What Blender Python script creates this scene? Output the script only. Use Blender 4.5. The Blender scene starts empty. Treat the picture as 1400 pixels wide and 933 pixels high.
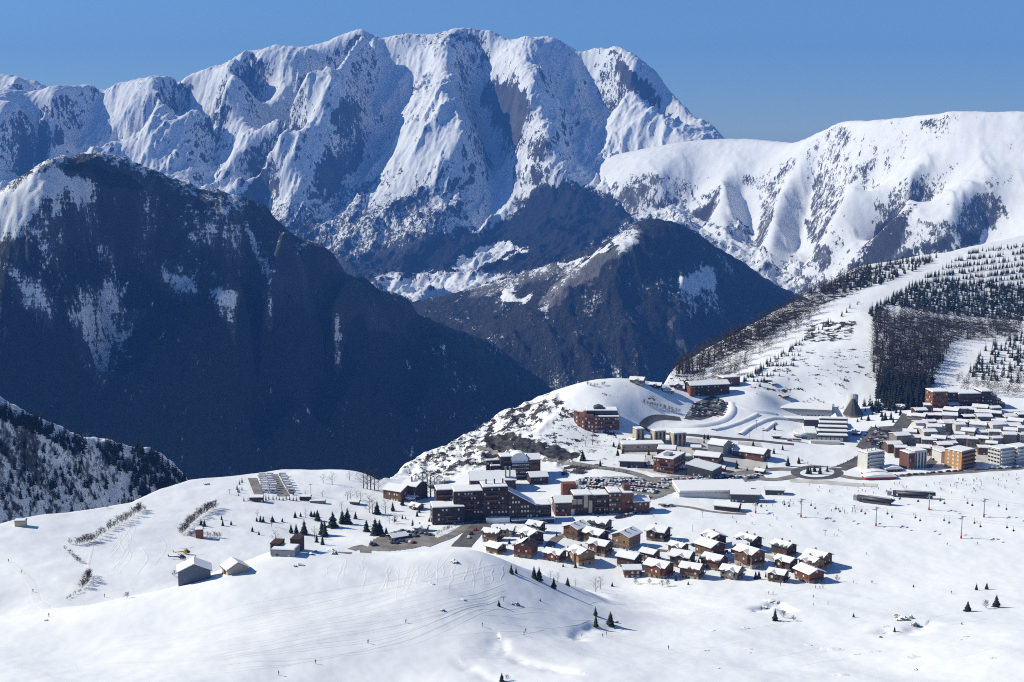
import bpy, bmesh, math, random
import numpy as np
from mathutils import Vector, Matrix
R = math.radians
rng = random.Random(7)
SC = bpy.context.scene
COL = SC.collection
# ------------------------------------------------------------------ camera
F, CX, CY, HZ = 1944.0, 700.0, 466.5, 180.0
PITCH = math.atan((CY - HZ) / F)
cp, sp = math.cos(PITCH), math.sin(PITCH)
def direc(px, py):
    u = (px - CX) / F; v = -(py - CY) / F
    return (u, cp + v * sp, -sp + v * cp)
def P(px, py, d):
    a = direc(px, py); s = d / a[1]
    return (a[0] * s, d, a[2] * s)
def Pz(px, py, z):
    a = direc(px, py); s = z / a[2]
    return (a[0] * s, a[1] * s, z)
def project(x, y, z):
    f = y * cp - z * sp; u = y * sp + z * cp
    return CX + F * x / f, CY - F * u / f
cam = bpy.data.cameras.new('Camera'); camo = bpy.data.objects.new('Camera', cam); COL.objects.link(camo)
cam.sensor_width = 36; cam.lens = F / 1400 * 36; cam.clip_start = 1; cam.clip_end = 80000
camo.rotation_euler = (R(90) - PITCH, 0, 0)
SC.camera = camo
# ------------------------------------------------------------------ light
SUN_EL, SUN_BACK = 34.5, 8.0
sd = Vector((-math.cos(R(SUN_BACK)) * math.cos(R(SUN_EL)), math.sin(R(SUN_BACK)) * math.cos(R(SUN_EL)), math.sin(R(SUN_EL))))
sun = bpy.data.lights.new('Sun', 'SUN'); sun.energy = 4.5; sun.angle = R(0.5); sun.color = (1.0, 0.955, 0.81)
suno = bpy.data.objects.new('Sun', sun); COL.objects.link(suno)
suno.rotation_euler = (-sd).to_track_quat('-Z', 'Y').to_euler()
w = bpy.data.worlds.new('World'); SC.world = w; w.use_nodes = True
nt = w.node_tree; bg = nt.nodes['Background']
sky = nt.nodes.new('ShaderNodeTexSky'); sky.sky_type = 'NISHITA'; sky.sun_disc = False
sky.sun_elevation = R(SUN_EL)
sky.sun_rotation = math.atan2(sd.x, sd.y)
sky.altitude = 2100; sky.air_density = 1.0; sky.dust_density = 0.0; sky.ozone_density = 4.6
tn = nt.nodes.new('ShaderNodeMix'); tn.data_type = 'RGBA'; tn.blend_type = 'MULTIPLY'; tn.inputs[0].default_value = 1.0; tn.inputs[7].default_value = (0.78, 0.97, 1.12, 1)
nt.links.new(sky.outputs[0], tn.inputs[6]); nt.links.new(tn.outputs[2], bg.inputs[0]); bg.inputs[1].default_value = 0.073
SC.view_settings.view_transform = 'Standard'; SC.view_settings.look = 'None'
SC.view_settings.exposure = 0.36; SC.view_settings.gamma = 1.0
SC.render.engine = 'CYCLES'
SC.cycles.max_bounces = 5; SC.cycles.diffuse_bounces = 3; SC.cycles.glossy_bounces = 2
SC.cycles.transparent_max_bounces = 8; SC.cycles.volume_bounces = 0
SC.cycles.use_denoising = False; SC.cycles.filter_width = 1.1
# ------------------------------------------------------------------ noise
def _h(ix, iy, seed):
    n = (ix.astype(np.int64) * 374761393 + iy.astype(np.int64) * 668265263 + seed * 974634777) & 0x7fffffff
    n = ((n ^ (n >> 13)) * 1274126177) & 0x7fffffff
    return ((n ^ (n >> 16)) & 0xffff) / 65535.0 * 2 * math.pi
def pn(x, y, seed=0):
    x0 = np.floor(x); y0 = np.floor(y); fx = x - x0; fy = y - y0
    u = fx * fx * fx * (fx * (fx * 6 - 15) + 10); v = fy * fy * fy * (fy * (fy * 6 - 15) + 10)
    def g(ax, ay):
        t = _h(x0 + ax, y0 + ay, seed)
        return np.cos(t) * (fx - ax) + np.sin(t) * (fy - ay)
    a = g(0, 0) * (1 - u) + g(1, 0) * u; b = g(0, 1) * (1 - u) + g(1, 1) * u
    return (a * (1 - v) + b * v) * 1.5
def fbm(x, y, octv=4, seed=0, gain=0.5):
    s = 0; a = 1
    for i in range(octv):
        s = s + a * pn(x, y, seed + i * 17); x = x * 2.03; y = y * 2.03; a *= gain
    return s
def ridged(x, y, octv=4, seed=0, gain=0.55):
    s = 0; a = 1; t = 0
    for i in range(octv):
        s = s + a * (1 - np.abs(pn(x, y, seed + i * 17)) * 2); t += a
        x = x * 2.07; y = y * 2.07; a *= gain
    return s / t - 0.55
def rmf(x, y, octv=6, seed=0, gain=2.0, H=0.85, lac=2.1):
    """ridged multifractal: crests carry finer crests, hollows stay smooth"""
    s = 0; w_ = 1.0; a = 1.0
    for i in range(octv):
        n = (1 - np.abs(pn(x, y, seed + i * 17)) * 1.35) ; n = np.clip(n, 0, 1) ** 2 * w_
        s = s + n * a; w_ = np.clip(n * gain, 0, 1); a *= lac ** -H; x, y = x * lac + 3.7, y * lac + 1.3
    return s - 0.75
def sstep(a, b, x):
    t = np.clip((x - a) / (b - a), 0, 1); return t * t * (3 - 2 * t)
# ------------------------------------------------------------------ materials
def newmat(name):
    m = bpy.data.materials.new(name); m.use_nodes = True
    t = m.node_tree; b = t.nodes['Principled BSDF']; b.inputs['Specular IOR Level'].default_value = 0.15
    return m, t, b
def N(t, kind, **kw):
    n = t.nodes.new(kind)
    for k, v in kw.items(): setattr(n, k, v)
    return n
def noise(t, scale, detail=4, rough=0.55, vec=None, w=None):
    n = N(t, 'ShaderNodeTexNoise'); n.inputs['Scale'].default_value = scale
    n.inputs['Detail'].default_value = detail; n.inputs['Roughness'].default_value = rough
    if vec is not None: t.links.new(vec, n.inputs['Vector'])
    return n.outputs['Fac']
def math_(t, op, a, b=None, c=None, clamp=False):
    n = N(t, 'ShaderNodeMath', operation=op); n.use_clamp = clamp
    for i, v in enumerate((a, b, c)):
        if v is None: continue
        if isinstance(v, (int, float)): n.inputs[i].default_value = v
        else: t.links.new(v, n.inputs[i])
    return n.outputs[0]
def mixc(t, f, a, b):
    n = N(t, 'ShaderNodeMix', data_type='RGBA')
    if isinstance(f, (int, float)): n.inputs[0].default_value = f
    else: t.links.new(f, n.inputs[0])
    for i, v in ((6, a), (7, b)):
        if isinstance(v, tuple): n.inputs[i].default_value = (*v, 1)
        else: t.links.new(v, n.inputs[i])
    return n.outputs[2]
def ramp(t, x, a, b):
    n = N(t, 'ShaderNodeMapRange'); n.interpolation_type = 'SMOOTHSTEP'
    t.links.new(x, n.inputs[0]); n.inputs[1].default_value = a; n.inputs[2].default_value = b
    return n.outputs[0]
def attr(t, name):
    n = N(t, 'ShaderNodeAttribute', attribute_name=name); return n.outputs['Fac']
def bump(t, b, h, strength, dist):
    n = N(t, 'ShaderNodeBump'); n.inputs['Strength'].default_value = strength; n.inputs['Distance'].default_value = dist
    t.links.new(h, n.inputs['Height']); t.links.new(n.outputs[0], b.inputs['Normal'])
def pos(t):
    return N(t, 'ShaderNodeNewGeometry').outputs['Position']
def simple(name, col, rough=0.8, var=0.25, scale=0.6, spec=0.15, c2=None, contrast=(0.3, 0.7)):
    m, t, b = newmat(name)
    tc = N(t, 'ShaderNodeTexCoord').outputs['Object']
    f = ramp(t, noise(t, scale, 5, 0.6, tc), *contrast)
    c2 = c2 or tuple(c * (1 - var) for c in col)
    t.links.new(mixc(t, f, c2, col), b.inputs['Base Color'])
    b.inputs['Roughness'].default_value = rough; b.inputs['Specular IOR Level'].default_value = spec
    return m
SNOW = (0.86, 0.862, 0.865)
def mountain_mat(name, rock1, rock2, forest1, forest2, s1, s2, contrast=0.6, bmp=(0.8, 12), stretch=(1, 0.6, 0.4), tilt=0, strata=0.0, rib=0.0):
    """snow / rock / forest by the vertex attributes snow and forest, broken up by two noises of world size 1/s1 and 1/s2 metres"""
    m, t, b = newmat(name); mp = N(t, 'ShaderNodeMapping'); mp.inputs['Scale'].default_value = stretch; mp.inputs['Rotation'].default_value = (0, R(tilt), 0)
    t.links.new(pos(t), mp.inputs['Vector']); p = mp.outputs[0]
    n1 = noise(t, s1, 5, 0.62, p); n2 = noise(t, s2, 6, 0.68, p); n3 = noise(t, s2 * 3.1, 4, 0.6, p)
    nn = math_(t, 'ADD', math_(t, 'MULTIPLY', n1, 0.4), math_(t, 'ADD', math_(t, 'MULTIPLY', n2, 0.4), math_(t, 'MULTIPLY', n3, 0.2)))
    dn = math_(t, 'MULTIPLY', math_(t, 'SUBTRACT', nn, 0.5), contrast * 4.0)
    sn = attr(t, 'snow')
    if strata:      # ledges: thin beds dipping to the right that hold snow
        m2 = N(t, 'ShaderNodeMapping'); m2.inputs['Scale'].default_value = (0.12, 0.12, 1.0); m2.inputs['Rotation'].default_value = (0, R(-28), 0); t.links.new(pos(t), m2.inputs['Vector'])
        sn = math_(t, 'ADD', sn, math_(t, 'MULTIPLY', math_(t, 'SUBTRACT', noise(t, s2 * 1.6, 4, 0.65, m2.outputs[0]), 0.5), math_(t, 'MULTIPLY', math_(t, 'SUBTRACT', 1.0, attr(t, 'forest'), clamp=True), strata)))
    if rib:         # thin rock ribs running down the fall line, in patches
        m3 = N(t, 'ShaderNodeMapping'); m3.inputs['Scale'].default_value = (1.0, 0.3, 0.3); m3.inputs['Rotation'].default_value = (0, R(14), R(-20)); t.links.new(pos(t), m3.inputs['Vector'])
        for sc_, am in ((1 / 75, 1.0), (1 / 34, 0.7)):
            line = math_(t, 'SUBTRACT', 1.0, math_(t, 'ABSOLUTE', math_(t, 'SUBTRACT', math_(t, 'MULTIPLY', noise(t, sc_, 4, 0.6, m3.outputs[0]), 2.0), 1.0)))
            sn = math_(t, 'SUBTRACT', sn, math_(t, 'MULTIPLY', math_(t, 'MULTIPLY', ramp(t, line, 0.90, 0.985), ramp(t, n1, 0.50, 0.62)), rib * am))
    sf = ramp(t, math_(t, 'ADD', sn, dn), 0.43, 0.57)
    ff = ramp(t, math_(t, 'ADD', attr(t, 'forest'), dn), 0.40, 0.62)
    rock = mixc(t, ramp(t, n1, 0.35, 0.65), rock1, rock2)
    fo = mixc(t, ramp(t, n3, 0.4, 0.62), forest1, forest2)
    snow = mixc(t, ramp(t, n1, 0.3, 0.7), (0.73, 0.74, 0.75), (0.80, 0.805, 0.81))
    t.links.new(mixc(t, sf, mixc(t, ff, rock, fo), snow), b.inputs['Base Color'])
    b.inputs['Roughness'].default_value = 0.9
    h = math_(t, 'ADD', math_(t, 'MULTIPLY', n2, math_(t, 'SUBTRACT', 1.15, sf)), math_(t, 'MULTIPLY', n3, math_(t, 'MULTIPLY', math_(t, 'SUBTRACT', 1.05, sf), 0.6)))
    bump(t, b, h, bmp[0], bmp[1])
    return m
# ------------------------------------------------------------------ sheets
def grid_obj(name, X, Y, Z, mat, attrs=None):
    ny, nx = X.shape
    me = bpy.data.meshes.new(name)
    co = np.stack([X, Y, Z], -1).reshape(-1, 3).astype(np.float32)
    me.vertices.add(len(co)); me.vertices.foreach_set('co', co.ravel())
    i = np.arange(nx * ny).reshape(ny, nx)
    q = np.stack([i[:-1, :-1], i[:-1, 1:], i[1:, 1:], i[1:, :-1]], -1).reshape(-1, 4)
    me.loops.add(q.size); me.loops.foreach_set('vertex_index', q.ravel().astype(np.int32))
    me.polygons.add(len(q)); me.polygons.foreach_set('loop_start', np.arange(0, q.size, 4, dtype=np.int32))
    me.polygons.foreach_set('use_smooth', np.ones(len(q), bool))
    for k, v in (attrs or {}).items():
        a = me.attributes.new(k, 'FLOAT', 'POINT'); a.data.foreach_set('value', np.clip(v, 0, 1).ravel().astype(np.float32))
    me.update(); me.validate()
    me.materials.append(mat)
    o = bpy.data.objects.new(name, me); COL.objects.link(o); o['kind'] = 'structure'
    return o
def densify(pl, step):
    out = []
    for a, b in zip(pl[:-1], pl[1:]):
        n = max(1, int(math.dist(a[:2], b[:2]) / step))
        for i in range(n):
            f = i / n; out.append(tuple(p + (q - p) * f for p, q in zip(a, b)))
    out.append(tuple(pl[-1])); return out
def rbf(pts, X, Y, scale, kind='lin', reg=0.0):
    p = np.array(pts, float); xy = p[:, :2] / scale; z = p[:, 2]; zm = z.mean(); n = len(p)
    def ker(r):
        if kind == 'lin': return -r
        return np.where(r > 0, r * r * np.log(np.maximum(r, 1e-12)), 0)
    r = np.hypot(xy[:, None, 0] - xy[None, :, 0], xy[:, None, 1] - xy[None, :, 1])
    A = np.zeros((n + 3, n + 3)); A[:n, :n] = ker(r) + reg * np.eye(n)
    A[:n, n] = 1; A[:n, n + 1:] = xy; A[n, :n] = 1; A[n + 1:, :n] = xy.T
    sol = np.linalg.lstsq(A, np.concatenate([z - zm, np.zeros(3)]), rcond=None)[0]
    xs = X.ravel() / scale; ys = Y.ravel() / scale; out = np.empty(len(xs)); ch = 8000
    c = xy.mean(0); q = xy - c; q2 = (q * q).sum(1)
    for i in range(0, len(xs), ch):
        a = np.stack([xs[i:i + ch] - c[0], ys[i:i + ch] - c[1]], 1)
        d2 = a @ (-2 * q.T); d2 += (a * a).sum(1)[:, None]; d2 += q2; np.maximum(d2, 1e-12, out=d2)
        if kind == 'lin': kk = -np.sqrt(d2)
        else: kk = d2 * np.log(d2) * 0.5
        out[i:i + ch] = kk @ sol[:n] + sol[n] + xs[i:i + ch] * sol[n + 1] + ys[i:i + ch] * sol[n + 2]
    return (out + zm).reshape(X.shape)
def smooth(Z, n):
    for _ in range(n):
        p = np.pad(Z, 1, 'edge'); Z = (p[:-2, 1:-1] + p[2:, 1:-1] + p[1:-1, :-2] + p[1:-1, 2:] + 4 * p[1:-1, 1:-1]) / 8
    return Z
def slope_of(X, Y, Z):
    """tan of the slope, and the components dz/dx, dz/dy, on a rectangular grid"""
    gy, gx = np.gradient(Z, Y[:, 0], X[0, :]); return np.hypot(gx, gy), gx, gy
def blob(PX, PY, pts, soft=8):
    """soft inside-polygon mask in photo coordinates: marks which ground of a mountain carries snow or wood"""
    inside = np.zeros(PX.shape, bool); n = len(pts)
    dist = np.full(PX.shape, 1e9)
    for i in range(n):
        (x1, y1), (x2, y2) = pts[i], pts[(i + 1) % n]
        cond = ((y1 > PY) != (y2 > PY))
        with np.errstate(divide='ignore', invalid='ignore'):
            xi = (x2 - x1) * (PY - y1) / ((y2 - y1) if y2 != y1 else 1e-9) + x1
        inside ^= cond & (PX < xi)
        L = (x2 - x1) ** 2 + (y2 - y1) ** 2 + 1e-9
        tt = np.clip(((PX - x1) * (x2 - x1) + (PY - y1) * (y2 - y1)) / L, 0, 1)
        dist = np.minimum(dist, np.hypot(PX - x1 - tt * (x2 - x1), PY - y1 - tt * (y2 - y1)))
    sdist = np.where(inside, dist, -dist)
    return sstep(-soft, soft, sdist)
def proj_np(X, Y, Z):
    f = Y * cp - Z * sp; u = Y * sp + Z * cp
    return CX + F * X / f, CY - F * u / f
# ================================================================== far mountains
def near_crest(X, Y, Z, sky, lo=.2, px=45):
    """small close to the crest line, 1 well below it: the skyline keeps its own shape"""
    a, b = proj_np(X, Y, Z); return lo + (1 - lo) * sstep(0, px, b - np.interp(a, [q[0] for q in sky], [q[1] for q in sky]))
def sheet_points(lines, D, step=7):
    pts = []
    for pl in lines:
        for q in densify(pl, step):
            pts.append(P(q[0], q[1], D(q[0], q[1]) + q[2]))
    return pts
# ---- great mountain behind the valley
SKY1 = [(-120,120,0),(-60,108,-20),(0,103,-40),(25,104,-60),(45,112,0),(62,126,120),(75,124,100),(107,118,-50),(129,118,0),(141,124,120),(161,116,40),(189,107,0),(222,104,-50),(246,107,120),(264,105,120),(296,93,20),(329,86,-50),(343,75,0),(375,63,0),(396,64,60),(421,66,80),(439,64,60),(468,55,0),(496,46,-100),(525,55,150),(556,47,20),(580,50,60),(595,48,40),(623,40,-60),(646,39,0),(670,44,60),(690,53,140),(701,55,100),(723,51,-100),(733,53,-40),(749,48,-60),(760,53,0),(792,72,240),(819,65,0),(837,65,-60),(862,77,-20),(882,91,-20),(898,100,0),(910,118,0),(941,160,0),(969,167,-20),(990,189,0),(1040,230,60)]
GL = [
 [(25,104,-60),(0,125,-200),(-40,150,-250),(-110,185,-300)],
 [(107,118,-50),(60,150,-280),(10,175,-380),(-60,215,-420)],
 [(62,126,120),(45,145,200),(10,158,220),(-50,180,120)],
 [(141,124,150),(110,165,180),(60,200,130),(10,240,100)],
 [(222,104,-50),(216,130,-220),(212,155,-330),(195,172,-370),(150,200,-360),(100,225,-360),(60,260,-360)],
 [(250,108,150),(247,135,330),(238,165,360),(215,188,200),(170,215,80)],
 [(329,86,-50),(311,119,-270),(293,148,-350),(262,170,-370),(225,200,-320),(190,225,-280),(160,250,-280)],
 [(348,80,100),(347,120,350),(335,160,420),(308,190,300),(290,215,150),(295,262,100)],
 [(343,75,-20),(360,85,60),(380,95,80)],
 [(496,46,-100),(464,87,-270),(421,128,-370),(385,165,-370),(350,190,-320),(320,215,-280)],
 [(421,66,80),(415,90,120),(395,115,60),(375,135,0)],
 [(385,165,-370),(372,215,-380),(340,260,-380),(310,290,-380)],
 [(510,60,150),(492,100,330),(458,145,400),(440,175,350),(405,215,250),(350,285,130),(335,310,100)],
 [(484,138,-220),(478,150,-350),(455,185,-400),(430,225,-400),(400,270,-390),(385,310,-390)],
 [(525,60,250),(520,100,200),(505,130,260),(510,165,300),(510,185,260),(480,235,150),(440,300,120),(425,335,80)],
 [(619,55,-60),(608,85,-220),(622,115,-320),(637,150,-450),(634,195,-510),(605,225,-480),(585,260,-450),(565,310,-450),(545,350,-450)],
 [(575,60,200),(570,85,150),(580,110,80)],
 [(560,150,-80),(540,200,-170),(520,250,-170),(490,300,-200),(470,340,-200)],
 [(668,65,250),(655,100,370),(650,130,400),(668,170,430),(682,215,430),(672,260,400),(655,300,250)],
 [(723,51,-100),(708,72,-240),(711,110,-400),(722,140,-440),(735,170,-450),(745,205,-450),(760,240,-500),(790,258,-540),(830,275,-620),(862,288,-680)],
 [(690,75,60),(665,110,180)],
 [(792,72,240),(803,110,260),(832,150,260),(870,175,280),(910,195,250)],
 [(770,120,60),(790,180,60),(800,225,-60)],
 [(745,80,-40),(765,140,-20)],
 [(837,65,-60),(862,105,-180),(885,140,-230),(905,165,-230),(935,185,-250)],
 [(880,215,-100),(845,225,-150),(830,250,-200)],
 [(600,310,-450),(620,330,-420)],[(655,305,150),(650,330,-100),(640,350,-300)],
 [(300,300,-300),(380,360,-300),(450,390,-350)],[(250,250,-250),(200,260,-250),(100,290,-300)],
 [(-100,330,-300),(0,340,-300),(150,360,-300),(300,400,-400),(420,420,-400)],
]
def D1(px, py): return 9900 - 6.4 * (py - 45)
def _ease(pl):      # less relief on the lower face
    out = []
    for a, b_, o in pl:
        k = np.interp(b_, [60, 110, 215, 260], [0.55, 0.85, 0.8, 0.3]); out.append((a, b_, -170 + k * (o + 170)))
    return out
GL = [_ease(p) for p in GL]; SKY1 = [(a, b_, 0.5 * o) for a, b_, o in SKY1]
g1 = sheet_points(GL, D1) + sheet_points([SKY1], D1, 5)
for q in densify(SKY1, 20):          # back slopes
    x, y, z = P(q[0], q[1], D1(q[0], q[1]) + q[2]); g1.append((x * 1.06, y + 700, z - 560))
for q in [(500,384,7200),(540,378,7300),(600,376,7350),(650,372,7400),(540,410,6500),(600,415,6450),(640,395,6700),(560,430,6250),(640,440,6000),(700,455,5750),(740,430,6200),(760,380,6700),(700,400,6500),(720,330,7500),(700,345,7300),(800,340,7000),(760,300,7900),(850,330,7000),(900,340,6900),(940,300,7500),(500,430,6300),(700,500,5400),(600,480,5800)]:
    g1.append(P(*q))
xs = np.arange(-3900, 1900, 6.0); ys = np.arange(5900, 10700, 8.5)
X, Y = np.meshgrid(xs, ys)
Z = rbf(g1, X, Y, 1000.0)
hi = sstep(-800, -200, Z)
wx = X + 60 * pn(X / 420, Y / 420, 3); wy = Y + 60 * pn(X / 420, Y / 420, 4)
Z += near_crest(X, Y, Z, SKY1, .22, 60) * 42 * rmf(wx / 310 - wy / 850, wy / 700 + wx / 2200, 7, 11, 1.9, 0.82) + 10 * ridged(wx / 62 - wy / 230, wy / 190, 4, 71, 0.6) + (7 - 3 * hi) * fbm(X / 34, Y / 34, 3, 51)
sl, gx, gy = slope_of(X, Y, Z)
PX, PY = proj_np(X, Y, Z)
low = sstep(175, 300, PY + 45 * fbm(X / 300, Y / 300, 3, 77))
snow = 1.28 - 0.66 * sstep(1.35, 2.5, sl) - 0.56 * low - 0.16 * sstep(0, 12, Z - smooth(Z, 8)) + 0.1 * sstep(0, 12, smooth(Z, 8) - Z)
PX = PX + 8 * fbm(X / 110, Y / 110, 4, 5); PY = PY + 8 * fbm(X / 110, Y / 110, 4, 7)
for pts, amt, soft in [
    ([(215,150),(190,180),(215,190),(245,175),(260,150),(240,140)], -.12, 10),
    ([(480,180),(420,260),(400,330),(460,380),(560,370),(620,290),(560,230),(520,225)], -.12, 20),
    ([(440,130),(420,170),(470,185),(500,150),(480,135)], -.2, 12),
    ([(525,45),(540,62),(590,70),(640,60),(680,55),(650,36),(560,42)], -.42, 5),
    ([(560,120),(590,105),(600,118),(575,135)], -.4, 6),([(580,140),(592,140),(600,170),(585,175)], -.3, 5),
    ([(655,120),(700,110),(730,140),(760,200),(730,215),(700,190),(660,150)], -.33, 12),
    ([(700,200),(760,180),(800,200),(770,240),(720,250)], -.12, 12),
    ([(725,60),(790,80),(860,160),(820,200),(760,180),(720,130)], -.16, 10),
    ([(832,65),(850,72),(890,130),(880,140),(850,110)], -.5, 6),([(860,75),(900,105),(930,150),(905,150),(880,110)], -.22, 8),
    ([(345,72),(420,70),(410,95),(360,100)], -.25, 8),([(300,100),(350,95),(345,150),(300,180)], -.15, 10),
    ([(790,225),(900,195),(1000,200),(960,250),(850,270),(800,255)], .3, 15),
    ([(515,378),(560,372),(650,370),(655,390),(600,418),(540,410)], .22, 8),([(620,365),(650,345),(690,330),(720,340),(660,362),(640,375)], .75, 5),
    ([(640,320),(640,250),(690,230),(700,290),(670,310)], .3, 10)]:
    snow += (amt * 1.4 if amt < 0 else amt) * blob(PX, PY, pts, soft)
forest = 0 * Z
for pts, amt, soft in [
    ([(600,326),(640,312),(650,320),(690,305),(720,270),(770,245),(800,255),(870,285),(840,320),(740,370),(660,370),(600,380),(540,385),(560,340)], 1.0, 12),
    ([(450,356),(500,348),(560,332),(600,318),(570,375),(480,388),(440,380)], .6, 16),
    ([(520,400),(660,395),(760,360),(900,300),(900,420),(700,520),(560,470)], .9, 10),
    ([(340,300),(400,280),(440,330),(420,350),(380,330)], .22, 18),([(170,235),(200,225),(225,250),(180,255)], .6, 8)]:
    forest = np.maximum(forest, amt * blob(PX, PY, pts, soft))
village = blob(PX, PY, [(515,378),(560,372),(650,370),(655,390),(600,418),(540,410)], 8) + blob(PX, PY, [(620,365),(650,345),(690,330),(720,340),(660,362),(640,375)], 5)
snow -= 0.70 * forest * (1 - np.clip(village, 0, 1) * 0.95)
M_FAR = mountain_mat('far_mountain_rock', (0.055,0.054,0.055), (0.115,0.11,0.105), (0.012,0.014,0.015), (0.034,0.031,0.03), 1/90, 1/15, 0.78, (1.0, 14), rib=0.45)
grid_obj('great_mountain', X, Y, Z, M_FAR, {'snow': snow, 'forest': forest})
# ---- snow ridge on the right
def lerpt(tab, x): return np.interp(x, [a for a, _ in tab], [b for _, b in tab])
TT = [(780,8900),(940,8300),(990,8200),(1030,8000),(1083,7700),(1140,7250),(1200,6950),(1300,6550),(1400,6350),(1500,6250)]
TB = [(780,7900),(860,7500),(900,7300),(1000,6800),(1080,6500),(1180,6100),(1300,5750),(1400,5550),(1500,5500)]
YT = [(780,200),(940,192),(990,190),(1083,196),(1140,172),(1200,165),(1300,155),(1500,150)]
def D2(px, py):
    t, b, yt = lerpt(TT, px), lerpt(TB, px), lerpt(YT, px)
    f = (py - yt) / (400 - yt); return t + (b - t) * f
SKY2 = [(790,245,0),(840,212,60),(900,200,0),(940,193,0),(990,190,0),(1030,190,0),(1083,196,60),(1110,186,0),(1140,172,0),(1160,169,0),(1200,165,0),(1250,160,0),(1300,155,0),(1400,154,0),(1500,150,0)]
RL = [
 [(1140,200,40),(1115,240,140),(1112,265,190),(1100,310,160),(1085,350,100)],
 [(1085,230,-80),(1060,280,-160),(1055,330,-160),(1045,370,-100)],
 [(1030,230,20),(1015,260,90),(1028,300,170),(1030,340,160),(1025,365,120)],
 [(990,240,-90),(985,280,-120),(1000,320,-120)],[(930,215,-120),(905,240,-180),(870,265,-180),(820,290,-150)],
 [(945,270,90),(930,300,150),(960,320,150)],
 [(1165,250,-80),(1138,300,-150),(1112,340,-170),(1090,390,-150)],
 [(1185,265,80),(1165,305,140),(1140,345,120),(1120,370,80)],
 [(1255,230,-60),(1232,285,-130),(1190,335,-130),(1150,380,-120)],
 [(1290,265,50),(1250,305,110),(1215,345,80)],[(1330,260,-50),(1290,320,-80),(1260,350,-80)],
 [(1400,270,40),(1350,310,80),(1330,340,60)],[(1200,200,0),(1300,200,20),(1400,200,0)],
 [(1460,250,-40),(1420,320,-60)],[(1000,400,0),(1080,430,0),(1180,420,0),(1300,420,0),(1500,420,0)],[(780,330,0),(880,340,0),(960,380,0)],
]
g2 = sheet_points(RL, D2, 9) + sheet_points([SKY2], D2, 7)
for q in densify(SKY2, 25):
    x, y, z = P(q[0], q[1], D2(q[0], q[1]) + q[2]); g2.append((x * 1.1, y + 800, z - 480)); g2.append((x * 1.01, y + 130, z - 24))
xs = np.arange(250, 3100, 6.0); ys = np.arange(5350, 9100, 10.0)
X, Y = np.meshgrid(xs, ys); Z = smooth(rbf(g2, X, Y, 1000.0), 6)
Z += near_crest(X, Y, Z, SKY2, .15, 60) * 15 * rmf(X / 240 + Y / 500, Y / 520 - X / 700, 6, 5, 1.8, 0.9) + 2.2 * fbm(X / 50, Y / 50, 4, 9)
sl, gx, gy = slope_of(X, Y, Z); PX, PY = proj_np(X, Y, Z)
snow = 1.04 - 0.4 * sstep(1.05, 1.8, sl) - 0.16 * sstep(210, 330, PY) + 0.10 * fbm(X / 260, Y / 260, 3, 93)
forest = 0 * Z; PX = PX + 8 * fbm(X / 90, Y / 90, 4, 5); PY = PY + 7 * fbm(X / 90, Y / 90, 4, 7)
for pts, amt, soft in [([(945,290),(975,275),(972,310),(950,315),(915,310)], .8, 6),([(1160,365),(1180,330),(1215,300),(1240,280),(1252,268),(1245,310),(1220,345),(1190,365)], .75, 8),
    ([(975,310),(1010,295),(1030,340),(1015,365),(990,345)], .55, 8),([(1065,352),(1080,350),(1090,360),(1070,375)], .6, 6),([(1225,350),(1260,330),(1300,325),(1290,350),(1250,362)], .75, 6),([(1290,345),(1325,320),(1345,322),(1340,335),(1300,350)], .9, 5),
    ([(1000,345),(1045,380),(1075,400),(1100,420),(960,420),(900,330)], 1, 8),([(840,260),(880,235),(900,250),(860,275),(800,275)], .45, 10)]:
    forest = np.maximum(forest, amt * blob(PX, PY, pts, soft))
snow -= 0.54 * forest
for pts, amt, soft in [([(1330,245),(1385,238),(1390,255),(1340,258)], -.3, 6),([(1190,160),(1345,152),(1340,162),(1220,175)], -.25, 4),([(860,210),(960,205),(930,240),(860,265),(810,245)], -.12, 12)]:
    snow += amt * blob(PX, PY, pts, soft)
M_RIDGE = mountain_mat('snow_ridge_ground', (0.07,0.068,0.066), (0.14,0.13,0.12), (0.03,0.028,0.025), (0.06,0.052,0.045), 1/45, 1/12, 0.7, (0.9, 7), rib=0.16)
grid_obj('snow_ridge', X, Y, Z, M_RIDGE, {'snow': snow, 'forest': forest})
# ---- wooded mountain in the middle
ML = [
 [(560,430,6100),(640,405,5900),(700,380,5750),(760,358,5650),(800,345,5600),(850,320,5450),(872,304,5350),(895,299,5310),(918,302,5320),(940,312,5345),(965,328,5390),(1010,355,5450),(1060,392,5550),(1100,415,5650),(1180,440,5800)],
 [(890,304,5290),(868,328,5150),(850,345,5050),(800,385,4980),(740,425,4900),(690,460,4800),(650,500,4700)],
 [(905,330,5180),(905,400,4950),(905,470,4760),(905,540,4600)],[(960,380,5150),(960,450,4950),(960,520,4750)],[(1020,400,5300),(1020,460,5150)],
 [(850,400,4930),(840,460,4740),(830,530,4580)],[(780,450,4780),(760,520,4580)],[(800,360,5450),(760,385,5350),(720,410,5300)],
 [(650,430,5400),(690,440,5200)],[(700,560,4350),(800,600,4300),(950,600,4350),(1100,560,4700)],
]
g3 = []
for pl in ML:
    for q in densify(pl, 8): g3.append(P(*q))
for q in densify(ML[0], 25):
    x, y, z = P(*q); g3.append((x * 1.05, y + 500, z - 380))
xs = np.arange(-700, 1500, 5.0); ys = np.arange(4200, 6200, 8.0)
X, Y = np.meshgrid(xs, ys); Z = smooth(rbf(g3, X, Y, 1000.0), 3)
Z += near_crest(X, Y, Z, ML[0], .12, 60) * 26 * rmf(X / 230 + Y / 900, Y / 420 - X / 900, 6, 15, 1.8, 0.85) + 6 * fbm(X / 40, Y / 40, 4, 19)
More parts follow.
